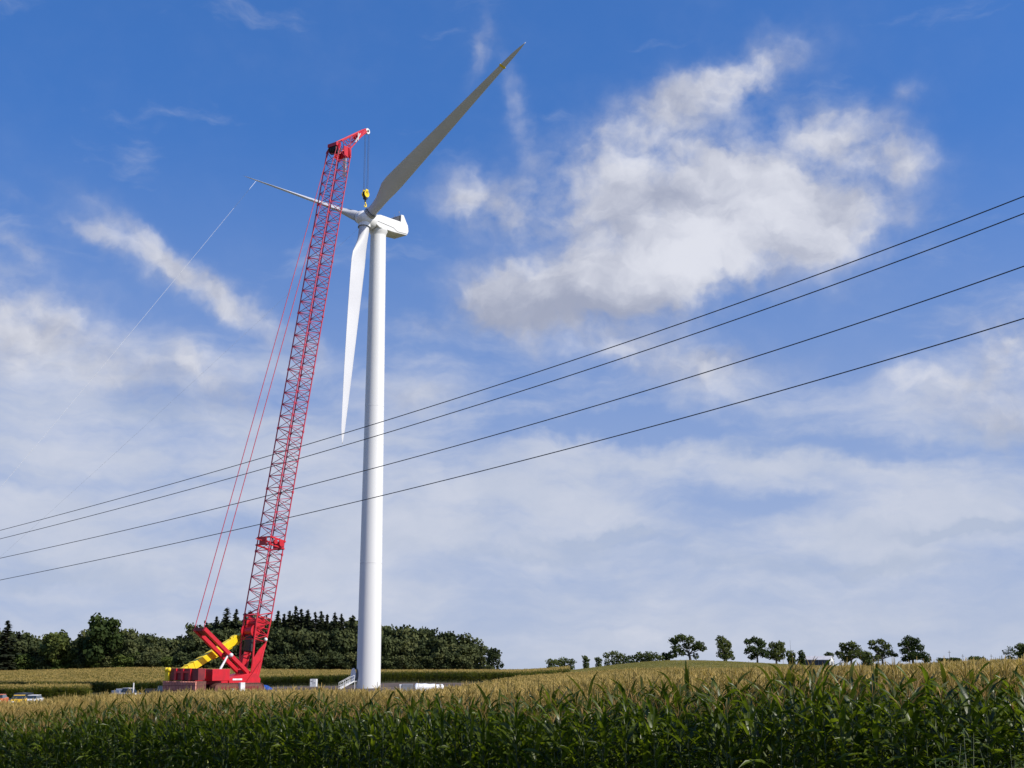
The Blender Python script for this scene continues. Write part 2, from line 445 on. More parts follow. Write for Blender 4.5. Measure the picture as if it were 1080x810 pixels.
T1 = [template(rngc, 1) for _ in range(10)]; T1G = [template(rngc, 1, True) for _ in range(8)]; T2 = [template(rngc, 2, True) for _ in range(12)]; T3 = [template(rngc, 3) for _ in range(12)]
groups = []
P = np.concatenate([rest_front, keep(row_points(.17, 2, 5, .64))]); P = with_z(P); groups.append((T1, P, hvar(P), np.ones(len(P))))
P = with_z(keep(row_points(.17, 5, 14, .66))); groups.append((T1G, P, hvar(P) * .98, np.ones(len(P))))
P = keep(row_points(.22, 13, 90, .76)); dd = np.hypot(P[:, 0], P[:, 1]); P = with_z(P[dd < 95]); groups.append((T2, P, hvar(P, .05), np.ones(len(P)) * 1.05))
P = keep(row_points(.55, 40, 420, .8, -150, 420)); dd = np.hypot(P[:, 0], P[:, 1]); P = with_z(P[(dd >= 95)]); groups.append((T2, P, hvar(P, .05), np.ones(len(P)) * 1.9))
cf = scatter('corn_field', groups, [M['corn_leaf_field'], M['tassel_field'], M['stalk']], None)
tag(cf, 'broad golden tasselled corn field stretching back from the front rows', 'corn field')

def block(name, label, px0, px1, y0f, y1f, dens, hs=1.0, mats=None, wall=True):
    P = []
    um = tanx(px0), tanx(px1)
    ymax = max(y1f(p) for p in np.linspace(px0, px1, 20)); ymin = min(y0f(p) for p in np.linspace(px0, px1, 20))
    area = (um[1] - um[0]) * (ymax ** 2 - ymin ** 2) / 2; n = int(area * dens)
    y = np.sqrt(NR.uniform(ymin ** 2, ymax ** 2, n)); u = NR.uniform(um[0], um[1], n)
    pp = np.interp(u, [um[0], um[1]], [px0, px1])
    y0 = np.array([y0f(p) for p in np.linspace(px0, px1, 200)]); y1 = np.array([y1f(p) for p in np.linspace(px0, px1, 200)])
    xs = np.linspace(px0, px1, 200)
    ok = (y > np.interp(pp, xs, y0)) & (y < np.interp(pp, xs, y1))
    P.append(np.stack([u * y, y], -1)[ok])
    gr = [(T3, with_z(P[0]), NR.normal(1, .05, ok.sum()) * hs, np.ones(ok.sum()))]
    if wall:                                        # full plants along the edge that faces the pad
        W = []
        for r in range(4):
            wx = np.arange(px0, px1, .9); wx = wx + NR.uniform(-.4, .4, len(wx))
            wy = np.interp(wx, xs, y0) + r * .8 + NR.uniform(-.2, .2, len(wx)); W.append(np.stack([np.array([tanx(q) for q in wx]) * wy, wy], -1))
        W = with_z(np.concatenate(W)); gr.append((T1, W, NR.normal(1, .05, len(W)) * hs, np.full(len(W), 1.5)))
    o = scatter(name, gr, mats or [M['corn_leaf_field'], M['tassel_field'], M['stalk']], None)
    return tag(o, label, 'corn field')
block('corn_field', 'golden corn block with dark green edge behind the tower pad', 262, 600, lambda p: float(np.interp(p, [262, 345, 545, 600], [304, 290, 290, 310])), lambda p: 452., 1.0)
block('corn_field', 'golden corn slope rising to the wood left of the crane', -120, 262, lambda p: float(np.interp(p, [-120, 190, 262], [262, 264, 304])), lambda p: 450., 1.0)
block('corn_field', 'low corn strip in front of the golden slope behind the parked cars', -100, 96, lambda p: 198., lambda p: 236., 2.2)
block('corn_field', 'olive green crop on the rounded hill below the oaks', 560, 1250, lambda p: float(np.interp(p, [560, 600, 720, 900, 1080, 1250], [330, 245, 236, 198, 158, 140])), lambda p: float(np.interp(p, [560, 640, 720, 900, 1250], [455, 480, 490, 480, 430])), .9, .4, [M['hill_leaf'], M['hill_leaf'], M['stalk']], False)

# weeds in front of the corn
def weed_mesh(seed):
    r = random.Random(seed); V = []; Qd = []; st = MB()
    for k in range(r.randint(4, 6)):
        a = r.uniform(0, 6.28); sp = r.uniform(.15, .45); h = r.uniform(1.2, 1.9)
        pts = [Vector((math.cos(a) * sp * t, math.sin(a) * sp * t, h * t)) for t in (0, .35, .7, 1)]
        st.path(pts, [.007, .006, .004, .002], 4)
        for i in range(46):
            t = r.uniform(.25, 1.0); p = pts[0].lerp(pts[-1], t)
            az = r.uniform(0, 6.28); ln = r.uniform(.08, .2) * (1.15 - .6 * t)
            dr = Vector((math.cos(az), math.sin(az), r.uniform(-.3, .7))).normalized(); sd = dr.cross(Vector((0, 0, 1))).normalized()
            o = p + dr * r.uniform(0, .12); b = len(V)
            V += [o, o + dr * ln * .5 - sd * ln * .2, o + dr * ln - Vector((0, 0, ln * .2)), o + dr * ln * .5 + sd * ln * .2]; Qd.append((b, b + 1, b + 2, b + 3))
    return st, np.array(V), np.array(Qd)
weed_spots = [(1062, 14.6), (1036, 14.9), (1010, 15.6), (984, 15.9), (128, 31.4), (60, 33.8), (30, 35.2), (95, 32.6)]
for i, (px, Yw) in enumerate(weed_spots):
    q = gp(px, Yw)
    rt = empty('weed_plant', q, R.uniform(0, 6.28))
    st, V, Qd = weed_mesh(50 + i)
    st.build('stem', M['stalk'], rt); np_mesh('foliage', V, Qd, np.zeros(len(Qd)), [M['weed']], rt)
    if px > 900: tag(rt, 'tall leafy weed at the right hand end of the corn front', 'weed', 'weeds before the near end of the corn')
    else: tag(rt, 'tall leafy weed before the corn at the far left', 'weed', 'weeds before the far end of the corn')

# ------------------------------------------------------------------ trees
def crown_quads(lobes, n_per, size, seed, flat=.0):
    """leaf clumps through each lobe's volume; lobes = (x,y,z,rx,ry,rz)"""
    rg = np.random.default_rng(seed); V = []
    for (x, y, z, rx, ry, rz) in lobes:
        n = int(n_per * max(.4, (rx * ry * rz) ** (2 / 3.)))
        dv = rg.normal(size=(n, 3)); dv /= np.linalg.norm(dv, axis=1)[:, None]
        rr = rg.uniform(.25, 1, n) ** .45
        # uneven outline
        wob = np.array([1 + .55 * mnoise.noise((d[0] * 1.8 + x, d[1] * 1.8 + y, d[2] * 1.8 + z + seed)) for d in dv])
        c = np.array([x, y, z]) + dv * (rr * wob)[:, None] * np.array([rx, ry, rz])
        nrm = dv * .8 + rg.normal(size=(n, 3)) * .7; nrm /= np.linalg.norm(nrm, axis=1)[:, None]
        up = rg.normal(size=(n, 3)); a = np.cross(nrm, up); a /= np.linalg.norm(a, axis=1)[:, None]; b = np.cross(nrm, a)
        s = size * rg.uniform(.5, 1.25, n)[:, None]; t = s * rg.uniform(.5, 1.0, n)[:, None]
        V.append(np.stack([c - a * s, c - b * t, c + a * s, c + b * t], 1).reshape(-1, 3))
    V = np.concatenate(V); return V, np.arange(len(V)).reshape(-1, 4)

def make_broadleaf(name, lobes, trunk_h, tr, mcrown, label, cat='tree', group=None, seed=0, n_per=70, size=.42, base=(0, 0)):
    rt = empty(name, (0, 0, 0), 0, label, cat, group)
    V, Qd = crown_quads(lobes, n_per, size, seed)
    np_mesh('crown', V, Qd, np.zeros(len(Qd)), [mcrown], rt)
    t = MB(); bx, by = base
    top = Vector((bx * .7, by, trunk_h))
    t.path([(bx, by, -.4), (bx, by, trunk_h * .5), top], [tr * 1.25, tr, tr * .85], 7)
    r = random.Random(seed)
    for (x, y, z, rx, ry, rz) in lobes:
        e = Vector((x, y, z)); mid = top.lerp(e, .55) + Vector((r.uniform(-.3, .3), r.uniform(-.3, .3), -.25))
        t.path([top - Vector((0, 0, r.uniform(0, trunk_h * .3))), mid, e], [tr * .5, tr * .32, tr * .12], 5)
    t.build('trunk', M['bark'], rt)
    return rt

def make_spruce(h, w, seed, label, group=None):
    rg = np.random.default_rng(seed); V = []
    rt = empty('spruce_tree', (0, 0, 0), 0, label, 'tree', group)
    z = h * .06
    while z < h * .985:
        f = 1 - z / h; r = w * (f ** .85) * rg.uniform(.75, 1.12) + .12
        nb = int(6 + 8 * f)
        for k in range(nb):
            az = rg.uniform(0, 2 * math.pi); ln = r * rg.uniform(.65, 1.1)
            for q in range(5):
                t = (q + rg.uniform(0, 1)) / 5; s = rg.uniform(.28, .55) * (.55 + .6 * f)
                c = np.array([math.cos(az) * ln * t, math.sin(az) * ln * t, z - ln * t * .22 + .12 * ln * t * t + rg.normal(0, .1)])
                a = np.array([math.cos(az), math.sin(az), -.25]) * s; b = np.array([-math.sin(az), math.cos(az), rg.normal(0, .4)]) * s * .6
                V += [c - a, c - b, c + a, c + b]
        z += h * .032 * rg.uniform(.8, 1.3)
    V += [np.array([0, -.08, h - 1.0]), np.array([.08, 0, h - .5]), np.array([0, .05, h + .25]), np.array([-.08, 0, h - .5])]
    V = np.array(V); Qd = np.arange(len(V)).reshape(-1, 4)
    np_mesh('crown', V, Qd, np.zeros(len(Qd)), [M['spruce']], rt)
    t = MB(); t.path([(0, 0, -.4), (0, 0, h * .5), (0, 0, h * .96)], [.26, .17, .03], 6); t.build('trunk', M['bark'], rt)
    return rt

def rand_lobes(r, h, w, n, z0=.28):
    out = [(0, 0, h * .62, w * .62, w * .62, h * .33)]
    for k in range(n):
        a = r.uniform(0, 6.28); rr = w * r.uniform(.35, .72); z = h * r.uniform(z0 + .04, .86)
        s = r.uniform(.28, .46) * w * (1.15 - .5 * abs(z / h - .55))
        out.append((math.cos(a) * rr, math.sin(a) * rr, z, s, s, s * .85))
    return out

PXM = 1396.0                                                       # photo pixels per metre at 1 m
def depth_of(px, Yd): return Yd * CP + 0 * SP
def put_tree(o, px, Yd, hs=1.0, ws=None, rz=None):
    q = gp(px, Yd); o.location = q; o.scale = (ws or hs, ws or hs, hs); o.rotation_euler = (0, 0, R.uniform(0, 6.28) if rz is None else rz); return o

WOODG = 'trees of the dark wood behind the crane and tower'
wood_protos = []
rr_ = random.Random(21)
for k in range(6):
    lob = rand_lobes(rr_, 10, 4.0, 11, .12)
    wood_protos.append(make_broadleaf('wood_tree', lob, 3.2, .2, M['wood_leaf'], 'x', 'tree', WOODG, 100 + k, 62, .40))
spr_protos = [make_spruce(10, 2.5 + .4 * k, 200 + k, 'x', WOODG) for k in range(4)]
used = set()
def wood(kind, px, Yd, top, label, wfac=1.0, group=WOODG, mcrown=None):
    """tree whose top stands at photo height `top`"""
    pool = wood_protos if kind == 'b' else spr_protos
    src = pool[R.randrange(len(pool))]
    if src.name in used: o = copy_tree(src)
    else: o = src; used.add(src.name)
    q = gp(px, Yd); zt = at(px, top, Yd).z; h = max(2.0, zt - q.z) * (1.1 if kind == 'b' else 1.0)
    put_tree(o, px, Yd, h / 10.0, (h / 10.0 * .35 + .65 * 1.5) * wfac if kind == 'b' else h / 10. * wfac)
    if kind == 'b' and mcrown:
        for ch in o.children:
            if ch.name.startswith('crown'):
                ch.data = ch.data.copy(); ch.data.materials[0] = mcrown
    tag(o, label, 'tree', group); 
    if group is None and 'group' in o.keys(): del o['group']
    return o
SKYUP = 0
SKY = [(-40, 668), (-20, 664), (0, 669), (15, 668), (30, 673), (45, 676), (60, 670), (75, 676), (90, 664), (105, 660), (120, 664), (135, 667), (150, 667), (165, 670), (178, 674), (188, 673), (198, 668), (210, 661),
       (225, 653), (240, 653), (258, 655), (275, 656), (292, 656), (310, 656), (330, 656), (350, 656), (372, 657), (400, 662), (420, 664), (440, 666), (460, 667), (478, 669), (492, 672), (503, 678)]
sx = [a for a, b in SKY]; sy = [b for a, b in SKY]
BL = 'rounded dark broadleaf tree massed in the wood behind the crane and tower'
BLL = 'dark broadleaf tree in the line of trees beyond the golden slope at left'
px = -45.0
while px < 503:
    t = float(np.interp(px, sx, sy)) + R.uniform(-1.5, 5) + (.5 if 215 < px < 390 else 0)
    left = px < 185
    wood('b', px, R.uniform(454, 460), t + 7 + R.uniform(0, 4), BLL if left else BL, R.uniform(.85, 1.05), 'trees beyond the golden slope' if left else WOODG)
    wood('b', px + R.uniform(3, 6), R.uniform(466, 474), t, BLL if left else BL, R.uniform(.9, 1.1), 'trees beyond the golden slope' if left else WOODG)
    px += R.uniform(10, 12.5)
# low growth at the foot of the wood
px = -45.0
while px < 498:
    left = px < 185
    wood('b', px, R.uniform(450.5, 452.5), 692 + R.uniform(-4, 3), 'low bushy growth at the foot of the trees beyond the golden slope' if left else 'low bushy growth at the dark foot of the wood behind the tower', .8,
         'bushes at the foot of the left trees' if left else 'bushes at the foot of the wood', M['light_leaf'] if left and R.random() < .6 else None)
    px += R.uniform(11, 15)
SPL = 'pointed dark spruce rising above the wood beside the crane boom'
for px, top in ((226, 650), (237, 641), (247, 643), (256, 646), (262, 644), (291, 644), (298, 648), (304, 645), (310, 639), (316, 643), (323, 643), (331, 646), (337, 645), (344, 648), (352, 646), (359, 648), (371, 649), (382, 651), (216, 657)):
    wood('s', px, R.uniform(460, 466), top, SPL, R.uniform(.85, 1.15), 'spruces above the wood')
wood('s', 5, 449, 655, 'broad blue-grey spruce at the far left end of the tree line', 1.5, None)
wood('s', 18, 456, 666, 'smaller spruce just right of the broad far left spruce', 1.3, None)
wood('b', 105, 450, 652, 'tallest broadleaf tree with lobed crown in the left tree line', 1.15, None, M['oak_leaf'])
wood('b', 60, 450, 668, 'round-topped tree midway along the left tree line', 1.1, None, M['oak_leaf'])
wood('b', 520, 452, 686, 'small loose tree at the right hand end of the wood', .75, None)
# trees on the hill at right: lobes traced in metres about the foot
def hill_tree(name, px, Yd, base_y, lobes_px, label, trunk_h, tr=.35, m='oak_leaf', group=None, n_per=105, size=.36, lean=0):
    s = Yd * CP / FPX * 1.0
    q = gp(px, Yd); zb = q.z
    lob = []
    r = random.Random(int(px))
    for (lx, ly, lr, *rest) in lobes_px:
        x = (lx - px) * s; z = at(lx, ly, Yd).z - zb; rx = lr * s * 1.12; rz = (rest[0] if rest else lr * .8) * s * 1.1
        lob.append((x, r.uniform(-.5, .5) * rx * 1.4, z, rx, rx, rz))
    if name in ('small_tree', 'hedge_tree'):                    # bushy to the ground
        for (x, y, z, rx, ry, rz) in list(lob): lob.append((x * .9, -y, max(z * .45, rz * .5), rx * .85, ry * .85, max(rz, z * .4)))
    o = make_broadleaf(name, lob, trunk_h, tr, M[m], label, 'tree', group, int(px), n_per, size, (lean, 0)); o.location = q
    return o
HY = 520
hill_tree('oak_tree', 724, HY, 697, [(712, 676, 5, 4), (719, 673, 6, 4), (728, 675, 5, 4), (737, 680, 5, 4), (741, 684, 4, 3), (733, 683, 4, 3), (714, 684, 5, 4), (710, 690, 5, 4), (720, 688, 4, 3), (734, 692, 3, 3), (725, 681, 4, 3)], 'wide spreading oak with open crown on the hill crest', 4.2, .5, lean=1.5)
hill_tree('poplar_tree', 764, HY + 10, 697, [(762, 675, 4.5, 4), (765, 678, 5, 4), (760, 681, 3.5, 4), (766, 684, 5, 4), (770, 680, 2.5, 3), (761, 690, 4, 4), (769, 690, 4.5, 4), (765, 693, 4, 3), (773, 694, 2, 2)], 'narrow upright tree standing alone right of the spreading oak', 3.5, .35)
hill_tree('maple_tree', 799, HY + 30, 699, [(790, 677, 4, 3), (797, 675, 4, 3.5), (803, 680, 5, 4), (792, 684, 5, 3), (788, 687, 3, 3), (798, 687, 6, 4), (806, 689, 5, 5), (794, 693, 4, 3), (802, 676, 3, 2.5)], 'ragged crowned tree just left of the dense dark hill tree', 4, .4)
hill_tree('maple_tree', 819, HY + 40, 699, [(815, 681, 4, 3), (822, 681, 5, 4), (825, 686, 4, 4), (818, 688, 6, 5), (812, 691, 4, 4), (826, 692, 3, 3), (820, 694, 5, 3)], 'dense dark tree left of the barn and the thin mast', 4, .4)
hill_tree('small_tree', 835, HY + 20, 700, [(833, 690, 3.2, 4), (837, 692, 3, 4), (834, 695, 3, 3)], 'low bush under the thin mast left of the barn', 1.5, .2)
hill_tree('small_tree', 846, HY + 20, 700, [(845, 689, 2.6, 3), (847, 693, 3.2, 4), (843, 696, 3, 2.5)], 'pointed bush against the left end of the barn roof', 1.5, .2)
hill_tree('small_tree', 875, HY + 120, 695, [(874, 690.8, 4, 3), (877, 691.2, 3, 2.6)], 'flat topped tree peeping over the barn roof', 3, .25)
hill_tree('oak_tree', 898, HY, 701, [(890, 681, 4, 3), (898, 680, 5, 3.5), (904, 684, 5, 4), (893, 686, 5, 4), (887, 691, 4, 3), (900, 690, 7, 4), (908, 690, 4, 4), (884, 689, 2.5, 2), (894, 695, 5, 3)], 'round crowned tree directly right of the white barn end', 4, .4)
hill_tree('oak_tree', 931, HY + 5, 700, [(922, 678, 4, 3), (930, 677, 4, 3), (936, 682, 5, 4), (926, 684, 4, 3), (940, 689, 4, 3), (931, 689, 6, 4), (945, 691, 3, 2), (925, 694, 4, 3), (919, 683, 2, 1.5)], 'middle tree of the three right of the barn, sloping right', 4, .4)
hill_tree('small_tree', 916, HY + 25, 700, [(914, 690, 4, 3), (918, 692, 4, 4), (912, 694, 4, 3)], 'low tree filling the gap right of the barn tree', 2, .25)
hill_tree('oak_tree', 963, HY, 700, [(961, 674, 4.5, 3.5), (967, 677, 5, 4), (956, 678, 4, 3), (950, 680, 2.5, 2), (963, 683, 7, 4), (971, 683, 4, 4), (954, 687, 4, 3), (964, 691, 8, 4), (974, 692, 5, 4), (978, 696, 4, 3), (957, 695, 5, 3)], 'tallest broad tree at the right end of the hill row', 4, .5)
hill_tree('small_tree', 1067, HY + 30, 694, [(1066, 684, 3, 3), (1063, 688, 4, 3), (1070, 689, 4, 3)], 'thin scrubby tree by the far right edge', 1.5, .2, n_per=35)
hill_tree('small_tree', 1079, HY + 30, 694, [(1078, 683, 5, 4), (1084, 684, 5, 5), (1077, 689, 4, 3), (1086, 690, 5, 4)], 'dark tree cut by the right edge of the picture', 2, .3)
hill_tree('small_tree', 618, 540, 699, [(617, 694, 3, 2.5), (619, 696, 3, 2)], 'smallest round bush alone on the left hill slope', 1, .2)
hill_tree('small_tree', 631, 540, 699, [(630, 695, 2.6, 2), (633, 697, 2.2, 2)], 'low bush beside the hedge on the hill slope', 1, .2)
hill_tree('small_tree', 582, 560, 703, [(580, 698, 4, 3), (584, 699, 5, 3)], 'dark bush at the low left end of the hill', 1, .25, n_per=70)
hill_tree('small_tree', 598, 565, 703, [(594, 697, 5, 3.5), (602, 698, 5, 3), (590, 699, 4, 3)], 'wider bush right of the dark bush at the hill foot', 1, .25, n_per=70)
hill_tree('hedge_tree', 648, 520, 697, [(640, 691.5, 4, 3), (648, 690, 5, 3.5), (655, 692, 5, 3)], 'round grey-green hedge tree left of the long hilltop hedge', 1, .25, n_per=70)
hill_tree('hedge_tree', 664, 520, 697, [(661, 694, 5, 2.5), (668, 694, 4, 2.5)], 'low link of the hilltop hedge between its two humps', 1, .2, n_per=70)
hill_tree('hedge_tree', 682, 520, 697, [(674, 692, 5, 3.5), (682, 691, 6, 3.5), (690, 692, 6, 3), (697, 694, 4, 2.5)], 'long dark hump of the hilltop hedge', 1, .25, n_per=70)
hill_tree('small_tree', 703, 525, 697, [(701, 691, 3.2, 3), (705, 692, 2.5, 3)], 'small dark bush touching the left of the spreading oak', 1, .2)
for px, w in ((995, 5), (1008, 6), (1027, 5), (1034, 4)):
    hill_tree('small_tree', px, 600, 697, [(px - 2, 696 - (px - 995) * .04, w, 2.0), (px + 3, 696.5 - (px - 995) * .04, w * .8, 1.8)], 'tiny dark bush showing over the corn right of the last hill tree', .8, .15, group='far bushes over the corn')

# ------------------------------------------------------------------ wind turbine
TB = Vector((-24.76, 234.0, 0)); TB.z = gz(TB.x, TB.y)
turb = empty('wind_turbine', TB, 0, 'tall white wind turbine with three blades, one blade dark and pointing up right', 'wind turbine')
n_ax = Vector((-.6432, -.75146, .147)).normalized(); h_ax = Vector((.75971, -.65026, 0)); w_ax = n_ax.cross(h_ax).normalized()
HUB = Vector((-26.92, 230.96, 83.69)) - TB
TOPZ = 82.3 - TB.z
def lathe(mb, prof, n=48, m=0, c=(0, 0)):
    vs = []; fs = []
    for r, z in prof:
        for k in range(n): a = 2 * math.pi * k / n; vs.append((c[0] + math.cos(a) * r, c[1] + math.sin(a) * r, z))
    for i in range(len(prof) - 1):
        for k in range(n): fs.append((i * n + k, i * n + (k + 1) % n, (i + 1) * n + (k + 1) % n, (i + 1) * n + k))
    mb.add(vs, fs, m, True)
tw = MB(); prof = []
for k in range(41):
    t = k / 40; r = 2.08 - .66 * t ** 1.15; z = TOPZ * t
    prof.append((r, z - (.6 if k == 0 else 0)))
lathe(tw, prof, 64)
tower = tw.build('tower', M['white'], turb)
for z, r in ((TOPZ * .26, 2.08 - .66 * .26 ** 1.15), (TOPZ * .6, 2.08 - .66 * .6 ** 1.15)):
    fl = MB(); lathe(fl, [(r + .003, z - .07), (r + .014, z - .05), (r + .014, z + .05), (r + .003, z + .07)], 64); fl.build('flange_ring', M['white_dirty'], tower)
# oval service door standing open on the left of the tower, with its dark opening
def oval(mb, c, ux, hw, hh, th, m=0, n=20):
    c = Vector(c); ux = Vector(ux).normalized(); uz = Vector((0, 0, 1)); un = ux.cross(uz)
    vs = [c + ux * math.cos(2 * math.pi * k / n) * hw + uz * math.sin(2 * math.pi * k / n) * hh + un * s * th / 2 for s in (-1, 1) for k in range(n)]
    mb.add(vs, [tuple(range(n)), tuple(reversed(range(n, 2 * n)))] + [((k + 1) % n, k, n + k, n + (k + 1) % n) for k in range(n)], m)
dr = MB(); oval(dr, (-2.55, -.75, 2.35), (.92, -.38, 0), .5, 1.15, .1); dr.build('door', M['white_dirty'], turb, .02)
ad = rad(205); op = MB(); oval(op, (math.cos(ad) * 2.03, math.sin(ad) * 2.03, 2.3), (-math.sin(ad), math.cos(ad), 0), .48, 1.1, .16); op.build('door_opening', M['seam'], turb)
# nacelle, local +X = forward
yaw = math.atan2(n_ax.y, n_ax.x)
NM = Matrix.Translation((0, 0, TOPZ)) @ Matrix.Rotation(yaw, 4, 'Z')
nb = MB()
nb.prism([(2.1, .55), (2.3, 1.3), (2.1, 2.35), (1.0, 2.62), (-4.0, 2.62), (-6.0, 2.45), (-6.2, 1.2), (-5.8, .35), (-2.3, .12), (1.2, .12)], -1.7, 1.7)
nac = nb.build('nacelle', M['white'], turb, .12, NM)
for pl in nac.data.polygons: pl.use_smooth = False
fin = MB(); fin.prism([(-4.3, 2.5), (-4.35, 4.1), (-5.0, 4.15), (-6.1, 2.4)], -1.55, 1.55); fin.build('cooler_housing', M['white'], nac, .08, NM)
rd = MB(); rd.box((-4.28, 0, 3.28), (.08, 2.7, 1.2)); rd.prism([(-2.3, 2.63), (-4.2, 2.63), (-4.2, 3.9)], -1.25, 1.25); rd.build('radiator', M['radiator'], nac, 0, NM)
sm = MB()
for a, b in (((2.0, 1.712, 1.2), (-2.2, 1.712, .95)), ((-2.2, 1.712, .95), (-3.2, 1.712, .45)), ((-3.2, 1.712, .45), (-5.8, 1.712, .6))): sm.bar(a, b, .05, .07)
sm.build('side_seam', M['seam'], nac, 0, NM)
yb = MB(); lathe(yb, [(1.42, -.9), (1.5, -.5), (1.75, -.1), (1.78, .45), (1.5, .8)], 40); yb.build('yaw_collar', M['white'], nac, 0, NM)
vn = MB(); vn.tube((-4.7, .6, 4.1), (-4.7, .6, 4.9), .03); vn.box((-4.7, .6, 4.92), (.35, .05, .12)); vn.tube((-4.7, -.6, 4.1), (-4.7, -.6, 4.7), .03); vn.build('wind_vane', M['grey_steel'], nac, 0, NM)
# hub
HM = Matrix.Translation(HUB) @ Matrix((( n_ax.x, h_ax.x, w_ax.x), (n_ax.y, h_ax.y, w_ax.y), (n_ax.z, h_ax.z, w_ax.z))).to_4x4()
hb = MB()
prof = [(1.25, -2.0), (1.55, -1.6), (1.62, -.6), (1.55, .3), (1.3, 1.0), (.85, 1.5), (.4, 1.75), (.02, 1.82)]
n = 32; vs = [(x, r * math.cos(2 * math.pi * k / n), r * math.sin(2 * math.pi * k / n)) for r, x in prof for k in range(n)]
hb.add(vs, [(i * n + k, (i + 1) * n + k, (i + 1) * n + (k + 1) % n, i * n + (k + 1) % n) for i in range(len(prof) - 1) for k in range(n)], 0, True)
hub = hb.build('hub', M['white'], turb, 0, HM)
AZ0 = .0765; BETA = rad(87); RT = 42.9; CONE = .0157
def blade(k):
    t = AZ0 + k * 2 * math.pi / 3
    d = ((-w_ax * math.cos(t) + h_ax * math.sin(t)) * math.cos(CONE) + n_ax * math.sin(CONE)).normalized()
    tan = n_ax.cross(d)
    mb = MB(); rs = [1.0, 1.6, 2.4, 3.4, 4.6, 6.0, 7.5, 9.0, 11, 14, 18, 22, 26, 30, 34, 37.5, 40, 41.5, 42.3, 42.8]
    N = 20; rings = []
    for r in rs:
        b = BETA - rad(10) * max(0, 1 - r / 30) + rad(2)
        cdir = (tan * math.cos(b) + n_ax * math.sin(b)); tdir = d.cross(cdir)
        blend = min(1, max(0, (r - 1.8) / 6.6)); blend = blend * blend * (3 - 2 * blend)
        if r < 9: ch = 1.9 + (3.73 - 1.9) * blend
        else: ch = 3.3 * max(0, 1 - (r - 9) / 33.9) ** .88 + .5 - .07 * max(0, 1 - abs(r - 9) / 3)
        if r > 41: ch *= max(.25, (42.95 - r) / 1.95)
        th = 1.9 * (1 - blend) + blend * ch * (.30 - .11 * min(1, (r - 6) / 20))
        bend = n_ax * 0.0
        ring = []
        for q in range(N):
            a = 2 * math.pi * q / N
            xc = math.cos(a); yc = math.sin(a)
            cx, cy = xc * .95, yc * .95                                         # circle, root
            s = (xc + 1) / 2                                                    # 0 = leading edge, 1 = trailing edge
            ax_ = -.3 + s; ay = yc * (1.0 - .75 * s) * .62 + .06 * (1 - (2 * s - 1) ** 2)
            ring.append(HUB + d * (r * 1.02) + bend + cdir * (cx * (1 - blend) + ax_ * ch * blend) + tdir * (cy * (1 - blend) + ay * th * blend))
        rings += ring
    fs = [(i * N + q, i * N + (q + 1) % N, (i + 1) * N + (q + 1) % N, (i + 1) * N + q) for i in range(len(rs) - 1) for q in range(N)]
    fs.append(tuple(range((len(rs) - 1) * N, len(rs) * N)))
    mb.add(rings, fs, 0, True)
    o = mb.build('blade', M['blade'], turb)
    c = MB(); c.tube(HUB + d * .5, HUB + d * 1.75, 1.2, 1.12, 28, 0); c.build('root_collar', M['white'], hub)
    c = MB()
    for q in ((1.3, 1.55, 1.8) if k == 1 else (1.76,)): c.tube(HUB + d * q, HUB + d * (q + (.1 if k == 1 else .03)), 1.17, 1.17, 28, 0)
    c.build('root_seal', M['seam'] if k == 1 else M['grey_steel'], hub)
    return o, d
blades = [blade(k) for k in range(3)]
for o, lb in zip([b[0] for b in blades], ('bright white blade hanging down beside the tower', 'dark shaded blade pointing up to the right', 'thin edge-on blade pointing left behind the crane boom')): o['label'] = lb
# yellow band on the upper right blade
d1 = blades[1][1]; bd = MB(); p = HUB + d1 * 37.9
bd.tube(p - d1 * .18, p + d1 * .18, .0, .0, 4) if False else None
b_ = BETA + rad(2); cd = n_ax.cross(d1) * math.cos(b_) + n_ax * math.sin(b_); td = d1.cross(cd); off = n_ax * 0.0
vs = []
for s in (-.16, .16):
    for x, y in ((-.42, -.13), (.98, -.05), (.98, .06), (-.42, .17)): vs.append(p + off + d1 * s + cd * x + td * y)
bd.add(vs, [(0, 1, 5, 4), (1, 2, 6, 5), (2, 3, 7, 6), (3, 0, 4, 7), (3, 2, 1, 0), (4, 5, 6, 7)]); bd.build('tag_sleeve', M['yellow'], blades[1][0])

# access stairs at the tower door
stp = empty('access_stairs', TB + Vector((-2.4, -1.0, 0)), rad(205), 'white steel access stairs with handrails at the tower foot', 'stairs')
mb = MB()
for y in (-.5, .5): mb.bar((.1, y, 1.3), (2.6, y, .0), .08, .22)
mb.build('stringer', M['white_dirty'], stp)
mb = MB()
for k in range(6): mb.box((.3 + .4 * k, 0, 1.15 - .21 * k), (.3, .95, .04))
mb.build('tread', M['white_dirty'], stp)
for y in (-.5, .5):
    mb = MB(); mb.bar((.1, y, 2.3), (2.5, y, 1.05), .06)
    mb.bar((.1, y, 1.75), (2.5, y, .5), .05)
    for k in range(4): x = .1 + .8 * k; z = 1.3 - .52 * x * 1.0; mb.bar((x, y, z), (x, y, z + 1.05), .06)
    mb.build('handrail', M['white_dirty'], stp)
mb = MB(); mb.box((-.45, 0, 1.27), (1.1, 1.1, .08))
for y in (-.5, .5): mb.bar((-.9, y, 1.25), (-.9, y, -.1), .08); mb.bar((0, y, 1.25), (0, y, -.1), .08)
mb.build('platform', M['white_dirty'], stp)

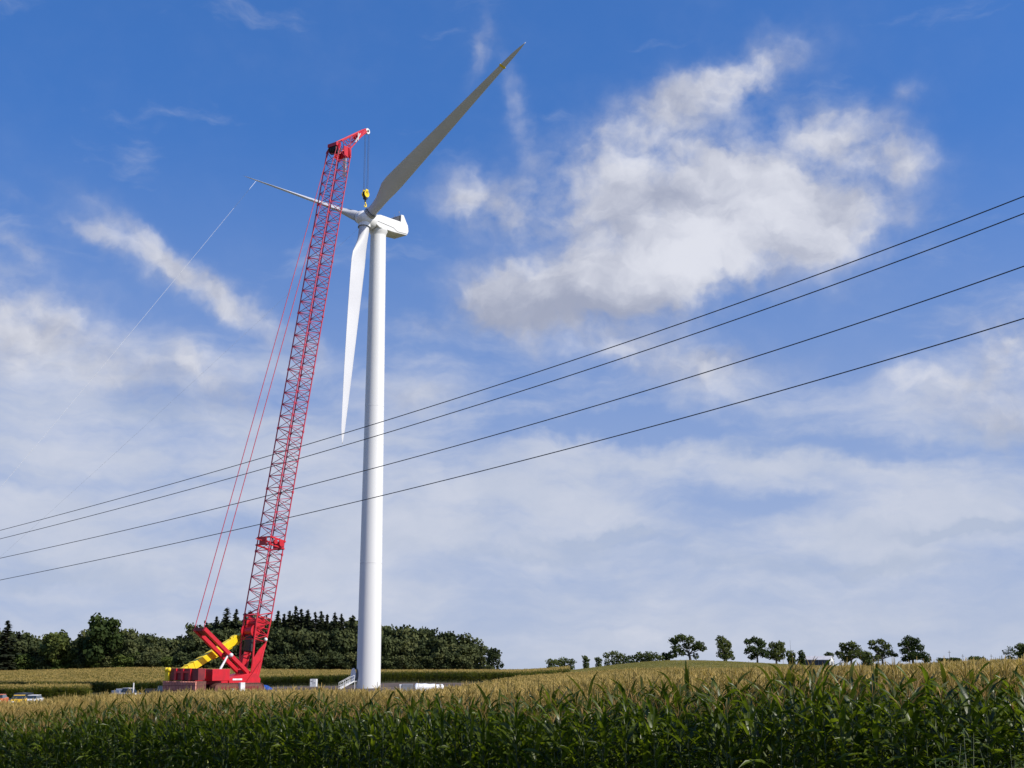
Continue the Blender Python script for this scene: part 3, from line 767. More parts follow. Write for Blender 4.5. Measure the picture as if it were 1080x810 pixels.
# ------------------------------------------------------------------ crane
FOOT = at(261, 713, 213.0); TIP = at(358.3, 157, 226.5)
hv = Vector((TIP.x - FOOT.x, TIP.y - FOOT.y, 0)); hl = hv.length; hd = hv.normalized(); cyaw = math.atan2(hd.y, hd.x)
GC = gz(FOOT.x, FOOT.y)
CO = Vector((FOOT.x, FOOT.y, GC))
crane = empty('crawler_crane', CO, cyaw, 'huge red lattice boom crawler crane standing left of the wind turbine', 'crane')
FZ = FOOT.z - GC; TZc = TIP.z - GC
bdir = Vector((hl, 0, TZc - FZ)); BL_ = bdir.length; bdir.normalize()
bnor = Vector((-bdir.z, 0, bdir.x))               # towards the rear / up
F0 = Vector((0, 0, FZ))
def bp(s, y, t): return F0 + bdir * s + Vector((0, y, 0)) + bnor * t
HW = 1.5
def lattice(s0, s1, chord, lace, nb):
    for y in (-HW, HW):
        for t in (-HW, HW): chord.tube(bp(s0, y, t), bp(s1, y, t), .105, n=8)
    for i in range(nb):
        a = s0 + (s1 - s0) * i / nb; b = s0 + (s1 - s0) * (i + 1) / nb; f = 1 if i % 2 else -1
        for q in (-HW, HW):
            lace.tube(bp(a, -HW * f, q), bp(b, HW * f, q), .055, n=5, caps=False)
            lace.tube(bp(a, q, -HW * f), bp(b, q, HW * f), .055, n=5, caps=False)
        if i % 2 == 0:
            for q in (-HW, HW):
                lace.tube(bp(a, -HW, q), bp(a, HW, q), .05, n=5, caps=False); lace.tube(bp(a, q, -HW), bp(a, q, HW), .05, n=5, caps=False)
    c = [(-HW, -HW), (HW, -HW), (HW, HW), (-HW, HW)]
S0, S1 = 9.3, BL_ - 1.2; NS = 8
for k in range(NS):
    a = S0 + (S1 - S0) * k / NS; b = S0 + (S1 - S0) * (k + 1) / NS
    ch = MB(); lc = MB(); lattice(a, b - .02, ch, lc, 10)
    for y in (-HW, HW):
        for t in (-HW, HW): ch.tube(bp(b - .25, y, t), bp(b + .12, y, t), .18, n=8)
    sec = ch.build('boom_section', M['red_lattice'], crane); lc.build('lacing', M['lacing'], sec)
# boom butt: plated foot, chords opening to the full section, hoist drums inside
bt = MB()
for y in (-HW, HW):
    for t in (-HW, HW): bt.tube(bp(.3, y, t * .35), bp(5.2, y, t * .8), .17, n=8); bt.tube(bp(5.2, y, t * .8), bp(S0, y, t), .14, n=8)
butt = bt.build('boom_butt', M['red'], crane)
pl = MB()
for y in (-HW - .05, HW + .05):
    pts = [bp(-.7, y, .9), bp(-.7, y, -1.0), bp(5.6, y, -1.28), bp(4.2, y, -.1), bp(2.4, y, .9)]
    q = [p + Vector((0, .06, 0)) for p in pts]; nq = 5
    pl.add(pts + q, [tuple(range(nq)), tuple(reversed(range(nq, 2 * nq)))] + [((k + 1) % nq, k, nq + k, nq + (k + 1) % nq) for k in range(nq)])
pl.build('side_plate', M['red'], butt)
lc = MB()
for i, s in enumerate((5.6, 6.6, 7.6, 8.6, 9.3)):
    f = 1 if i % 2 else -1
    for q in (-1, 1):
        w0 = HW * (.8 + .2 * (s - 5.2) / 4.1)
        lc.tube(bp(s, -HW, q * w0), bp(s, HW, q * w0), .07, n=5)
        lc.tube(bp(s, q * HW, -w0), bp(s, q * HW, w0), .07, n=5)
        lc.tube(bp(s, q * HW, -w0 * f), bp(s + .95, q * HW, w0 * f), .07, n=5)
        lc.tube(bp(s, -w0 * f, q * w0), bp(s + .95, w0 * f, q * w0), .07, n=5)
lc.build('lacing', M['red'], butt)
for s, t in ((8.3, .2), (6.9, 1.0)):
    dm = MB(); c0 = bp(s, -1.15, t); c1 = bp(s, 1.15, t); dm.tube(c0, c1, .62, n=20)
    for c in (bp(s, -1.2, t), bp(s, 1.05, t)): dm.tube(c, c + Vector((0, .15, 0)), .98, n=24)
    dm.build('hoist_drum', M['red'], butt)
dk = MB(); dk.box((0, 0, 0), (1.1, 1.6, 2.6)); dk.build('winch_frame', M['black'], butt, .1, Matrix.Translation(bp(5.0, 0, .7)) @ Matrix.Rotation(-math.atan2(bdir.x, bdir.z) * -1, 4, 'Y'))
wb = MB(); wb.ball(bp(5.9, -1.75, -.9), .3, 10, 6); wb.tube(bp(5.9, -1.7, -.9), bp(5.9, -1.4, -.9), .12); wb.build('work_lamp', M['white_dirty'], butt)
# mid frame on the boom
SM = 21.4; mf = MB()
for s in (SM - .6, SM + .6):
    for q in (-HW - .12, HW + .12):
        mf.bar(bp(s, -HW - .1, q), bp(s, HW + .1, q), .24); mf.bar(bp(s, q, -HW - .1), bp(s, q, HW + .1), .24)
mf.box(bp(SM, -HW - .2, -.5), (.5, .12, 1.3)); mf.tube(bp(SM, -HW - .5, -.6), bp(SM, -HW - .15, -.6), .5, n=18); mf.tube(bp(SM, -HW - .5, .7), bp(SM, -HW - .15, .7), .38, n=18)
mf.box(bp(SM, 0, HW + .2), (.2, 1.6, 1.2)); mf.box(bp(SM + .1, 0, -HW - .25), (.25, 2.4, 1.0))
mf.tube(bp(SM, 0, HW + .2), bp(SM, .2, HW + 1.6), .07)
mf.build('boom_midframe', M['red'], crane)
# boom head
hdm = MB()
E0 = S1
for y in (-HW, HW):
    hdm.bar(bp(E0, y, -HW), bp(E0 + 1.6, y * .8, -1.0), .3); hdm.bar(bp(E0, y, HW), bp(E0 + 1.5, y * .8, 1.2), .3)
    pts = [bp(E0 - .3, y * .86, -1.75), bp(E0 + 1.9, y * .8, -1.45), bp(E0 + 1.5, y * .8, .2), bp(E0 - .2, y * .86, -.2)]
    q = [p + Vector((0, .1, 0)) for p in pts]; hdm.add(pts + q, [(0, 1, 2, 3), (7, 6, 5, 4), (1, 0, 4, 5), (2, 1, 5, 6), (3, 2, 6, 7), (0, 3, 7, 4)])
hdm.box(bp(E0 + .9, 0, -1.6), (.4, 2.5, 1.4)); hdm.box(bp(E0 + 1.1, 0, 1.5), (1.0, 2.2, .6))
head = hdm.build('boom_head', M['red'], crane)
sh = MB()
for y in (-.8, -.4, 0, .4, .8): sh.tube(bp(E0 + .4, y - .1, 1.1), bp(E0 + .4, y + .1, 1.1), .75, n=20)
sh.build('sheave', M['black'], head)
wp = MB(); wp.box(bp(E0 - 2.2, -.7, -1.25), (.12, .75, 3.6)); wp.build('tool_tray', M['white_dirty'], head)
# jib at the top
J0 = bp(E0 + 1.0, 0, -1.1); JT = J0 + Vector((5.4, 0, 6.0)); jd = (JT - J0).normalized(); jn = Vector((-jd.z, 0, jd.x)); jb = MB(); jl = MB()
for y in (-1, 1):
    jb.tube(J0 + Vector((0, y * 1.1, 0)), JT + Vector((0, y * .3, 0)), .12, n=8)
    jb.tube(J0 + Vector((-.2, y * 1.1, 0)) + jn * 2.1, JT + Vector((0, y * .3, 0)) + jn * .35, .12, n=8)
    for k in range(6):
        a, b = k / 6, (k + 1) / 6
        def jp(t, up): return J0.lerp(JT, t) + Vector((0, y * (1.1 - .8 * t), 0)) + (jn * (2.1 - 1.75 * t) if up else Vector())
        jl.tube(jp(a, k % 2 == 0), jp(b, k % 2 == 1), .06, n=5); jl.tube(jp(b, 0), jp(b, 1), .05, n=5)
    pts = [J0.lerp(JT, .62) + Vector((0, y * .62, -.1)), JT + Vector((.3, y * .32, -.2)), JT + Vector((.3, y * .32, 0)) + jn * .6, J0.lerp(JT, .62) + Vector((0, y * .62, 0)) + jn * 1.1]
    q = [p + Vector((0, .06, 0)) for p in pts]; jb.add(pts + q, [(0, 1, 2, 3), (7, 6, 5, 4), (1, 0, 4, 5), (2, 1, 5, 6), (3, 2, 6, 7), (0, 3, 7, 4)])
jib = jb.build('jib', M['red'], crane); jl.build('lacing', M['lacing'], jib)
ts = MB()
for y in (-.18, .18): ts.tube(JT + Vector((.55, y - .07, .1)), JT + Vector((.55, y + .07, .1)), .55, n=22)
ts.build('tip_sheave', M['white_dirty'], jib)
sc_ = MB(); sc_.tube(JT + Vector((.55, -.35, .1)), JT + Vector((.55, .35, .1)), .2, n=14); sc_.build('sheave_hub', M['black'], jib)
wl = MB(); wl.bar(J0.lerp(JT, .35) + Vector((0, -1.0, .3)), J0.lerp(JT, .62) + Vector((0, -.75, .9)), .28, .1); wl.bar(J0.lerp(JT, .5) + Vector((0, -.95, 0)), J0.lerp(JT, .5) + Vector((0, -.95, 1.5)), .12); wl.build('walkway', M['white_dirty'], jib)
js = MB(); js.tube(bp(E0 + .9, .6, 1.7), J0 + jn * 2.3 + Vector((.2, .6, 0)), .09); js.tube(bp(E0 + .9, -.6, 1.7), J0 + jn * 2.3 + Vector((.2, -.6, 0)), .09); js.build('jib_strut', M['black'], jib)
# mast with pendants
MH = Vector((-.6, 0, 2.9)); MT = Vector((-10.0, 0, 9.7))
ms = MB()
for y in (-1.05, 1.05): ms.bar(MH + Vector((0, y, 0)), MT + Vector((0, y, 0)), .56, .6)
mast = ms.build('mast', M['red'], crane, .04)
md = (MT - MH).normalized()
for t in (.06, .42, .99):
    cm = MB(); cm.bar(MH.lerp(MT, t) + Vector((0, -1.05, 0)), MH.lerp(MT, t) + Vector((0, 1.05, 0)), .35, .5); cm.build('cross_member', M['red_dark'], mast)
cm = MB(); cm.bar(MT + md * -1.5, MT - md * .25, 1.5, .3); cm.build('mast_head_plate', M['red_dark'], mast)
for y in (-1.05, 1.05):
    pm = MB(); pm.tube(MT + Vector((0, y, .3)), bp(E0 + .6, y * .9, 1.6), .065, n=6); pm.build('pendant', M['red_lattice'] if y < 0 else M['lacing'], crane)
st = MB(); st.tube((-6.9, -1.0, 3.0), MH.lerp(MT, .47) + Vector((0, -1.0, -.3)), .2, .16, 10); st.build('mast_cylinder', M['white_dirty'], crane)
wk = MB(); wk.ball(MH.lerp(MT, .44) + Vector((0, -1.4, -.1)), .35, 10, 6); wk.build('pin_cover', M['white_dirty'], mast)
# yellow strut behind the mast
ya = Vector((-11.2, 2.4, 3.1)); yb_ = Vector((.3, 2.4, 8.7)); ys = MB(); yd = (yb_ - ya).normalized()
ys.bar(ya, yb_ - yd * .6, .95, 1.15); ys.tube(yb_ - yd * 1.2 + Vector((0, -.5, 0)), yb_ - yd * 1.2 + Vector((0, .5, 0)), .78, n=18)
ys.bar(yb_ - yd * 1.2, yb_, 1.0, 1.05); ys.tube(yb_ + Vector((0, -.5, 0)), yb_ + Vector((0, .5, 0)), .55, n=18)
for t in (.1, .19): ys.bar(ya.lerp(yb_, t), ya.lerp(yb_, t) + yd * .3, 1.1, 1.35)
for t in (.5, .74): ys.bar(ya.lerp(yb_, t) + Vector((.2, 0, -.5)), ya.lerp(yb_, t) + yd * 1.1 + Vector((.2, 0, -.5)), .5, .6)
ys.bar(ya.lerp(yb_, .84) + Vector((-.2, 0, .55)), ya.lerp(yb_, .84) + yd * 1.3 + Vector((-.2, 0, .55)), .4, .3)
ys.build('yellow_strut', M['yellow'], crane, .05)
# superstructure
dkk = MB(); dkk.box((-5.6, 0, 1.9), (12.0, 3.0, .9)); dkk.prism([(1.0, .4), (1.2, 2.2), (.2, 3.1), (-1.4, 3.0), (-5.2, 2.35), (-5.2, .5)], -1.75, 1.75)
dkk.build('rotating_deck', M['red'], crane, .05)
hs_ = MB(); hs_.box((-8.2, -2.55, 2.85), (3.4, 1.6, 1.75)); hs_.build('machinery_housing', M['red'], crane, .08)
hs_ = MB(); hs_.box((-8.2, 2.55, 2.85), (3.4, 1.6, 1.75)); hs_.build('machinery_housing', M['red'], crane, .08)
rh = MB(); rh.box((-12.2, -.4, 2.95), (1.3, 6.5, 1.75)); rear = rh.build('rear_housing', M['red_dark'], crane, .05)  # shaded rear of the crane painted in as a darker red
rf = MB()
for y in (-1.9, -.2, 1.4): rf.box((-12.95, y, 2.95), (.22, .45, 1.75)); 
rf.box((-12.95, -.3, 3.3), (.16, 3.4, .3)); rf.build('rear_frame', M['red'], rear)
ye = MB(); ye.box((-12.6, 3.35, 2.5), (1.0, .9, 2.0))
for y in (3.1, 3.7): ye.ball((-12.9, y - .1, 3.6), .38, 10, 6)
ye.build('rear_bracket', M['yellow'], crane, .06)
for side in range(2):
    for lv in range(3):
        cw = MB(); y0 = -3.85 if side == 0 else .03
        cw.box((-12.3, y0 + 1.9, -.05 + .68 * lv + .34), (1.7, 3.78, .66), 0, 1)
        for k in range(11): cw.box((-13.27, y0 + .17 + k * .345, -.05 + .68 * lv + .34), (.26, .17, .62))
        cw.build('counterweight', [M['salmon'], M['rust']], crane)  # slab coloured darker than its ribs, so the gaps are painted dark
for y in (-2.9, 2.9):
    tr = MB(); outline = []
    L_, Hh = 4.9, .8
    for k in range(13): a = math.pi / 2 + math.pi * k / 12; outline.append((-4.6 - L_ + Hh + math.cos(a) * Hh - .0, .8 + math.sin(a) * Hh))
    for k in range(13): a = -math.pi / 2 + math.pi * k / 12; outline.append((-4.6 + L_ - Hh + math.cos(a) * Hh, .8 + math.sin(a) * Hh))
    tr.prism(outline, y - .6, y + .6); trk = tr.build('crawler_track', M['rust'], crane)
    shm = MB()
    per = []
    for i in range(len(outline)):
        a = Vector((outline[i][0], 0, outline[i][1])); b = Vector((outline[(i + 1) % len(outline)][0], 0, outline[(i + 1) % len(outline)][1]))
        nn = max(1, int((b - a).length / .42))
        for k in range(nn):
            c = a.lerp(b, (k + .5) / nn); ang = math.atan2(b.z - a.z, b.x - a.x)
            shm.box((0, 0, 0), (.33, 1.36, .08), 0, 0, Matrix.Translation((c.x, y, c.z)) @ Matrix.Rotation(-ang, 4, 'Y'))
    shm.build('track_shoes', M['rust'], trk)
    fr = MB(); fr.box((-4.6, y - .62, .8), (7.4, .06, .6)); fr.build('track_frame', M['red_dark'], trk)
cb = MB(); cb.box((-4.6, 0, .95), (4.4, 4.6, .9)); cb.build('carbody', M['red_dark'], crane, .05)
wt = MB(); wt.box((-4.4, -3.75, 1.05), (.9, .5, 1.3)); wt.box((-6.3, -3.7, .5), (.5, .3, .6)); wt.build('tool_box', M['white_dirty'], crane, .03)
dc = MB(); dc.box((-3.6, -1.775, 2.15), (1.9, .04, .26), 0); dc.box((-2.6, -1.775, 1.55), (.9, .04, .2)); dc.build('white_decal', M['white_dirty'], crane)
ld = MB(); ld.bar((-3.0, -1.95, .4), (1.2, -1.95, 5.2), .12, .12); ld.build('support_rod', M['red'], crane)
rl = MB()
for x in (-6.3, -5.6, -4.9): rl.bar((x, -1.4, 2.35), (x, -1.4, 3.3), .06)
rl.bar((-6.3, -1.4, 3.25), (-4.9, -1.4, 3.25), .06); rl.build('guard_rail', M['white_dirty'], crane)

# hook block hanging over the hub
CM = Matrix.Translation(CO) @ Matrix.Rotation(cyaw, 4, 'Z')
tipw = CM @ (JT + Vector((.55, 0, .1)))
hkp = Vector((tipw.x, tipw.y, at(384, 205, tipw.y).z))
hook = empty('hook_block', hkp, cyaw, 'yellow hook block hanging on its ropes above the turbine hub', 'hook block')
mb = MB()
for y in (-.34, .34): mb.tube((0, y - .05, 0), (0, y + .05, 0), .62, n=22); mb.box((0, y, .45), (.7, .1, .9))
mb.tube((0, -.4, 0), (0, .4, 0), .15, n=12); mb.build('cheek_plate', M['yellow'], hook, .01)
mb = MB()
for y in (-.16, .02, .18): mb.tube((0, y - .06, .1), (0, y + .06, .1), .55, n=20)
mb.build('sheave', M['black'], hook)
mb = MB(); mb.tube((0, 0, -.5), (0, 0, -1.5), .2, .17, 12); mb.box((0, 0, -.75), (.5, .7, .4)); mb.build('swivel', M['black'], hook)
mb = MB(); mb.path([(0, 0, -1.4), (0, 0, -1.75), (.22, 0, -1.95), (.26, 0, -2.25), (0, 0, -2.45), (-.25, 0, -2.3), (-.28, 0, -2.1)], [.13, .13, .14, .14, .13, .1, .05], 10); mb.build('hook', M['yellow'], hook)
top_l = tipw.z - hkp.z
mb = MB()
for x, y in ((-.42, -.14), (-.42, .14), (.42, -.14), (.42, .14)): mb.tube((x, y, .2), (x + (.1 if x > 0 else .0), y, top_l), .032, n=5)
mb.build('hoist_rope', M['steel'], hook)

# ------------------------------------------------------------------ ropes and power lines
def line_obj(name, pts, r, m, label, cat, group=None):
    mb = MB(); mb.path(pts, r, 6); o = mb.build(name, m); return tag(o, label, cat, group)
tp = TB + HUB + blades[2][1] * 39.8 - n_ax * .9
def rope_pts(a, b, sag, n=24):
    a = Vector(a); b = Vector(b); return [a.lerp(b, t) - Vector((0, 0, sag * 4 * t * (1 - t))) for t in [k / n for k in range(n + 1)]]
ga = gp(-185, 245, .1); line_obj('tag_line', rope_pts(tp, ga, .8), .028, M['rope'], 'white tag line slanting down left from the left blade tip', 'rope')
hb2 = TB + HUB - w_ax * 1.2 - h_ax * .9
line_obj('tag_line', rope_pts(hb2, gp(-160, 262, .1), .8), .013, M['rope'], 'faint white tag line running down left from under the hub', 'rope')

WIRES = [([558, 488, 400, 307, 208], 'uppermost of the four power lines crossing the sky'), ([567, 500, 414, 324, 226], 'second power line down, close below the top one'),
         ([588, 528, 452, 372, 281], 'third power line down, across the middle of the tower'), ([611, 556, 487, 416, 336], 'lowest of the four power lines crossing the sky')]
wpx = [0, 270, 540, 810, 1080]
for ys_, lb in WIRES:
    co = np.polyfit(wpx, ys_, 2)                  # gentle sag
    pts = []
    for px in np.linspace(-60, 1560, 55):
        w = 1 / np.interp(px, [-60, 0, 1080, 1560], [1 / 72., 1 / 66., 1 / 27., 1 / 8.8])
        pts.append(at(px, np.polyval(co, px), w))
    a, b = pts[0], pts[1]
    pts = [a + (a - b) * k for k in (40, 20, 8)] + pts
    line_obj('power_line', pts, .0135, M['wire'], lb, 'power line')

# ------------------------------------------------------------------ vehicles and site things
def car(name, loc, rz, paint, label, cat, L=4.5, W=1.8, H=1.5, hood=.95, pickup=False, group=None):
    rt = empty(name, loc, rz, label, cat, group)
    b = MB(); x0, x1 = -L / 2, L / 2
    b.prism([(x0, .35), (x0 + .05, hood - .1), (x0 + .25, hood), (x1 - .3, hood - .06), (x1, hood - .28), (x1, .35)], -W / 2, W / 2)
    body = b.build('body', paint, rt, .1)
    c = MB(); a0, a1 = (-.1 * L, .22 * L) if pickup else (-.38 * L, .22 * L); w = W / 2 - .12
    lo = [(a0 - .15, -w), (a1 + .35, -w), (a1 + .35, w), (a0 - .15, w)]; hi = [(a0 + .12, -w + .14), (a1 - .25, -w + .14), (a1 - .25, w - .14), (a0 + .12, w - .14)]
    c.add([(x, y, hood - .05) for x, y in lo] + [(x, y, H - .06) for x, y in hi], [(0, 1, 5, 4), (1, 2, 6, 5), (2, 3, 7, 6), (3, 0, 4, 7), (4, 5, 6, 7)]); c.build('window', M['glass'], rt)
    r = MB(); r.box(((hi[0][0] + hi[1][0]) / 2, 0, H - .03), (hi[1][0] - hi[0][0] + .08, W - .5, .07)); r.build('roof', paint, rt, .025)
    for sx_ in (-1, 1):
        for sy_ in (-1, 1):
            wv = MB(); wv.tube((sx_ * L * .31, sy_ * (W / 2 - .2), .34), (sx_ * L * .31, sy_ * (W / 2 + .02), .34), .34, n=18)
            ww = wv.build('wheel', M['black'], rt); hh = MB(); hh.tube((sx_ * L * .31, sy_ * (W / 2 + .02), .34), (sx_ * L * .31, sy_ * (W / 2 + .04), .34), .2, n=12); hh.build('rim', M['grey_steel'], ww)
    for sy_ in (-1, 1):
        h = MB(); h.box((x1 - .02, sy_ * W * .36, hood - .33), (.1, .32, .16)); h.build('headlight', M['lamp_glass'], rt)
    if pickup:
        bed = MB()
        for y in (-W / 2 + .06, W / 2 - .06): bed.box((x0 + L * .18, y, hood + .14), (L * .34, .07, .3))
        bed.box((x0 + .05, 0, hood + .14), (.07, W - .1, .3)); bed.build('bed_wall', paint, rt)
    return rt
def cz(px, Yd, top_y, H): q = gp(px, Yd); return q
car('parked_car', gp(0, 172), rad(-80), M['orange'], 'orange car at the far left edge behind the corn', 'car', H=1.8, hood=1.4, W=2.0)
car('parked_car', gp(23, 168), rad(-72), M['car_yellow'], 'yellow hatchback beside the orange car, half hidden by corn', 'car', H=1.75, hood=1.35)
car('parked_suv', gp(26, 183), rad(-100), M['car_dark'], 'dark SUV with glassy cabin standing behind the yellow car', 'car', H=1.8, hood=1.15, W=1.95)
car('parked_car', gp(38, 178), rad(-85), M['car_white'], 'white car right of the dark SUV', 'car', H=1.6, hood=1.2, W=1.6)
pk = car('pickup_truck', gp(136, 212), rad(-28), M['car_white'], 'white pickup with a tall mast parked left of the crane', 'pickup truck', L=5.0, H=1.95, hood=1.25, pickup=True)
mb = MB(); mb.box((-1.0, 0, 1.55), (1.6, 1.3, .5)); mb.build('load_box', M['car_white'], pk, .05)
mb = MB(); mb.tube((1.9, -.7, 1.0), (1.9, -.7, 2.75), .12, .1, 8); mb.build('mast', M['car_white'], pk)
car('pickup_truck', gp(171, 225), rad(20), M['car_black'], 'black pickup tucked beside the crane counterweight', 'pickup truck', L=5.0, H=1.9, hood=1.2, pickup=True)
# blue tarpaulin heap
tq = gp(277, 236); mb = MB(); nx_, ny_ = 26, 14; V = []
for j in range(ny_):
    for i in range(nx_):
        u, v = i / (nx_ - 1) * 2 - 1, j / (ny_ - 1) * 2 - 1
        e = max(0, 1 - abs(u) ** 3) * max(0, 1 - abs(v) ** 3)
        z = e * (1.05 + .5 * math.exp(-((u + .5) / .25) ** 2) - .3 * u) * (1 + .25 * mnoise.noise((u * 3, v * 3, 1))) - .05
        V.append((u * 2.1, v * 1.1, z))
mb.add(V, [(j * nx_ + i, j * nx_ + i + 1, (j + 1) * nx_ + i + 1, (j + 1) * nx_ + i) for j in range(ny_ - 1) for i in range(nx_ - 1)], 0, False)
o = mb.build('tarpaulin_heap', M['tarp']); o.location = tq; tag(o, 'blue tarpaulin heap on the ground right of the crane', 'tarpaulin')
# white cabinet on the pad
cq = gp(331.5, 268); cab = empty('site_cabinet', cq, rad(-8), 'small white site cabinet on the dirt between crane and tower', 'cabinet')
mb = MB(); mb.box((0, 0, .8), (1.25, 1.0, 1.5)); mb.build('housing', M['white_dirty'], cab, .03)
mb = MB(); mb.box((0, -.51, 1.0), (.06, .03, 1.0)); mb.box((.3, -.51, .8), (.3, .03, .1)); mb.box((-.3, -.51, 1.1), (.3, .03, .12)); mb.build('door_vent', M['seam'], cab)
mb = MB(); mb.box((0, 0, .03), (1.5, 1.2, .12)); mb.build('skid', M['grey_steel'], cab)
# tarped trailer in front of the tower
tq = gp(446, 150); trl = empty('covered_trailer', tq, rad(4), 'low trailer under a white tarpaulin right of the tower foot', 'trailer')
mb = MB(); V = []; nx_ = 18; prof = [(-.95, .75), (-.98, 1.5), (-.8, 1.98), (0, 2.08), (.8, 1.98), (.98, 1.5), (.95, .75)]
for i in range(nx_):
    x = -.9 + 3.3 * i / (nx_ - 1); hz = 1 + .012 * math.sin(i * 1.3) - .06 * (i / nx_) - (.12 if i == 0 or i == nx_ - 1 else 0)
    for j, (y, z) in enumerate(prof): V.append((x, y, z * hz + (.05 * math.sin(i * 1.1 + j) if j in (0, 6) else 0)))
np_ = len(prof); mb.add(V, [(i * np_ + j, (i + 1) * np_ + j, (i + 1) * np_ + j + 1, i * np_ + j + 1) for i in range(nx_ - 1) for j in range(np_ - 1)] + [tuple(range(np_)), tuple(reversed(range((nx_ - 1) * np_, nx_ * np_)))], 0, True)
mb.build('cover', M['white_tarp'], trl)
mb = MB(); mb.box((-1.65, 0, 1.5), (1.2, 1.9, 1.0)); mb.box((2.75, 0, 1.35), (.5, 1.8, .9)); mb.build('end_box', M['grey_steel'], trl, .04)
mb = MB(); mb.box((-2.4, 0, 1.55), (.3, 1.7, .8)); mb.build('nose_plate', M['white_dirty'], trl, .03)
mb = MB(); mb.box((.2, 0, .7), (5.2, 1.7, .18)); mb.bar((-2.4, 0, .7), (-3.4, 0, .6), .12); mb.build('chassis', M['grey_steel'], trl)
for x in (.9, 1.7):
    for y in (-.85, .85):
        mb = MB(); mb.tube((x, y - .12, .38), (x, y + .12, .38), .38, n=18); mb.build('wheel', M['black'], trl)
# barn, shed and mast on the hill
bq = gp(862, 610); bn = empty('barn', bq, rad(-27), 'long low barn with white roof between the hill trees', 'barn')
BZ = bq.z
zt = at(862, 692.3, 610).z - BZ; ze = at(862, 696, 610).z - BZ; hw = 3.6; x0b, x1b = -7.0, 6.4
mb = MB(); mb.box(((x0b + x1b) / 2, 0, ze / 2), (x1b - x0b - .1, hw * 2, ze)); wl_ = mb.build('wall', M['barn_dark'], bn)
mb = MB(); mb.prism([(-hw - .3, ze - .1), (0, zt), (hw + .3, ze - .1), (hw + .3, ze + .1), (0, zt + .2), (-hw - .3, ze + .1)], x0b - .4, x1b + .4)
mb.build('roof', M['barn_roof'], bn, 0, Matrix.Rotation(math.pi / 2, 4, 'Z') @ Matrix.Scale(-1, 4, (0, 1, 0)))
mb = MB(); mb.prism([(-hw, 0), (hw, 0), (hw, ze), (0, zt - .05), (-hw, ze)], x1b + .0, x1b + .15); mb.build('gable', M['white_dirty'], bn, 0, Matrix.Rotation(math.pi / 2, 4, 'Z') @ Matrix.Scale(-1, 4, (0, 1, 0)))
mb = MB(); mb.box((x1b + .2, .3, ze * .4), (.12, 2.2, ze * .75)); mb.build('door', M['barn_dark'], bn)
mb = MB()
for x in (-4.5, -1.5, 1.5, 4.3): mb.box((x, -hw - .03, ze * .6), (.22, .1, ze * .75))
mb.build('post', M['grey_steel'], bn)
sq = gp(889, 575); sh_ = empty('garden_shed', sq, rad(10), 'small white shed just right of the barn', 'shed')
zs = at(889, 697, 575).z - sq.z
mb = MB(); mb.box((0, 0, (zs - .6) / 2), (2.3, 2.4, zs - .6)); mb.build('wall', M['white_dirty'], sh_)
mb = MB(); mb.prism([(-1.35, zs - .65), (1.35, zs - .65), (0, zs)], -1.4, 1.4); mb.build('roof', M['barn_roof'], sh_)
mb = MB(); mb.box((.3, -1.22, .9), (.8, .06, 1.8)); mb.build('door', M['barn_dark'], sh_)
hq = gp(911, 585); hs2 = empty('garden_shed', hq, rad(5), 'tiny white outbuilding behind the trees right of the barn', 'shed')
zs = at(911, 697, 585).z - hq.z
mb = MB(); mb.box((0, 0, (zs - .4) / 2), (1.9, 2.0, zs - .4)); mb.build('wall', M['white_dirty'], hs2)
mb = MB(); mb.prism([(-1.1, zs - .45), (1.1, zs - .45), (0, zs)], -1.2, 1.2); mb.build('roof', M['barn_roof'], hs2)
pq = gp(834.5, 560); zt = at(834, 675, 560).z - pq.z
mb = MB(); mb.tube((0, 0, -.3), (-.1, 0, zt), .11, .04, 8); o = mb.build('antenna_mast', M['grey_steel']); o.location = pq; tag(o, 'thin grey mast above the bushes left of the barn', 'mast')
for px, y in ((1002, 686), (1016, 690), (1046, 690)):
    pq = gp(px, 430); zt = at(px, y, 430).z - pq.z
    mb = MB(); mb.tube((0, 0, -.3), (0, 0, zt), .09, .06, 8); mb.box((0, 0, zt - .6), (.9, .1, .1)); o = mb.build('utility_pole', M['bark']); o.location = pq
    tag(o, 'thin far utility pole poking above the corn horizon right of the hill trees', 'utility pole', 'far poles over the corn')

# ------------------------------------------------------------------ sun and sky
SUN_EL = rad(41); SUN_AZ = rad(62)               # azimuth measured from straight behind the camera towards the right
sd = Vector((math.sin(SUN_AZ) * math.cos(SUN_EL), -math.cos(SUN_AZ) * math.cos(SUN_EL), math.sin(SUN_EL)))
ld_ = bpy.data.lights.new('sun', 'SUN'); ld_.energy = 4.2; ld_.angle = rad(.5); ld_.color = (1, .95, .87)
so = bpy.data.objects.new('sun', ld_); COL.objects.link(so); so.rotation_euler = (-sd).to_track_quat('-Z', 'Y').to_euler(); so.location = (60, -40, 120)

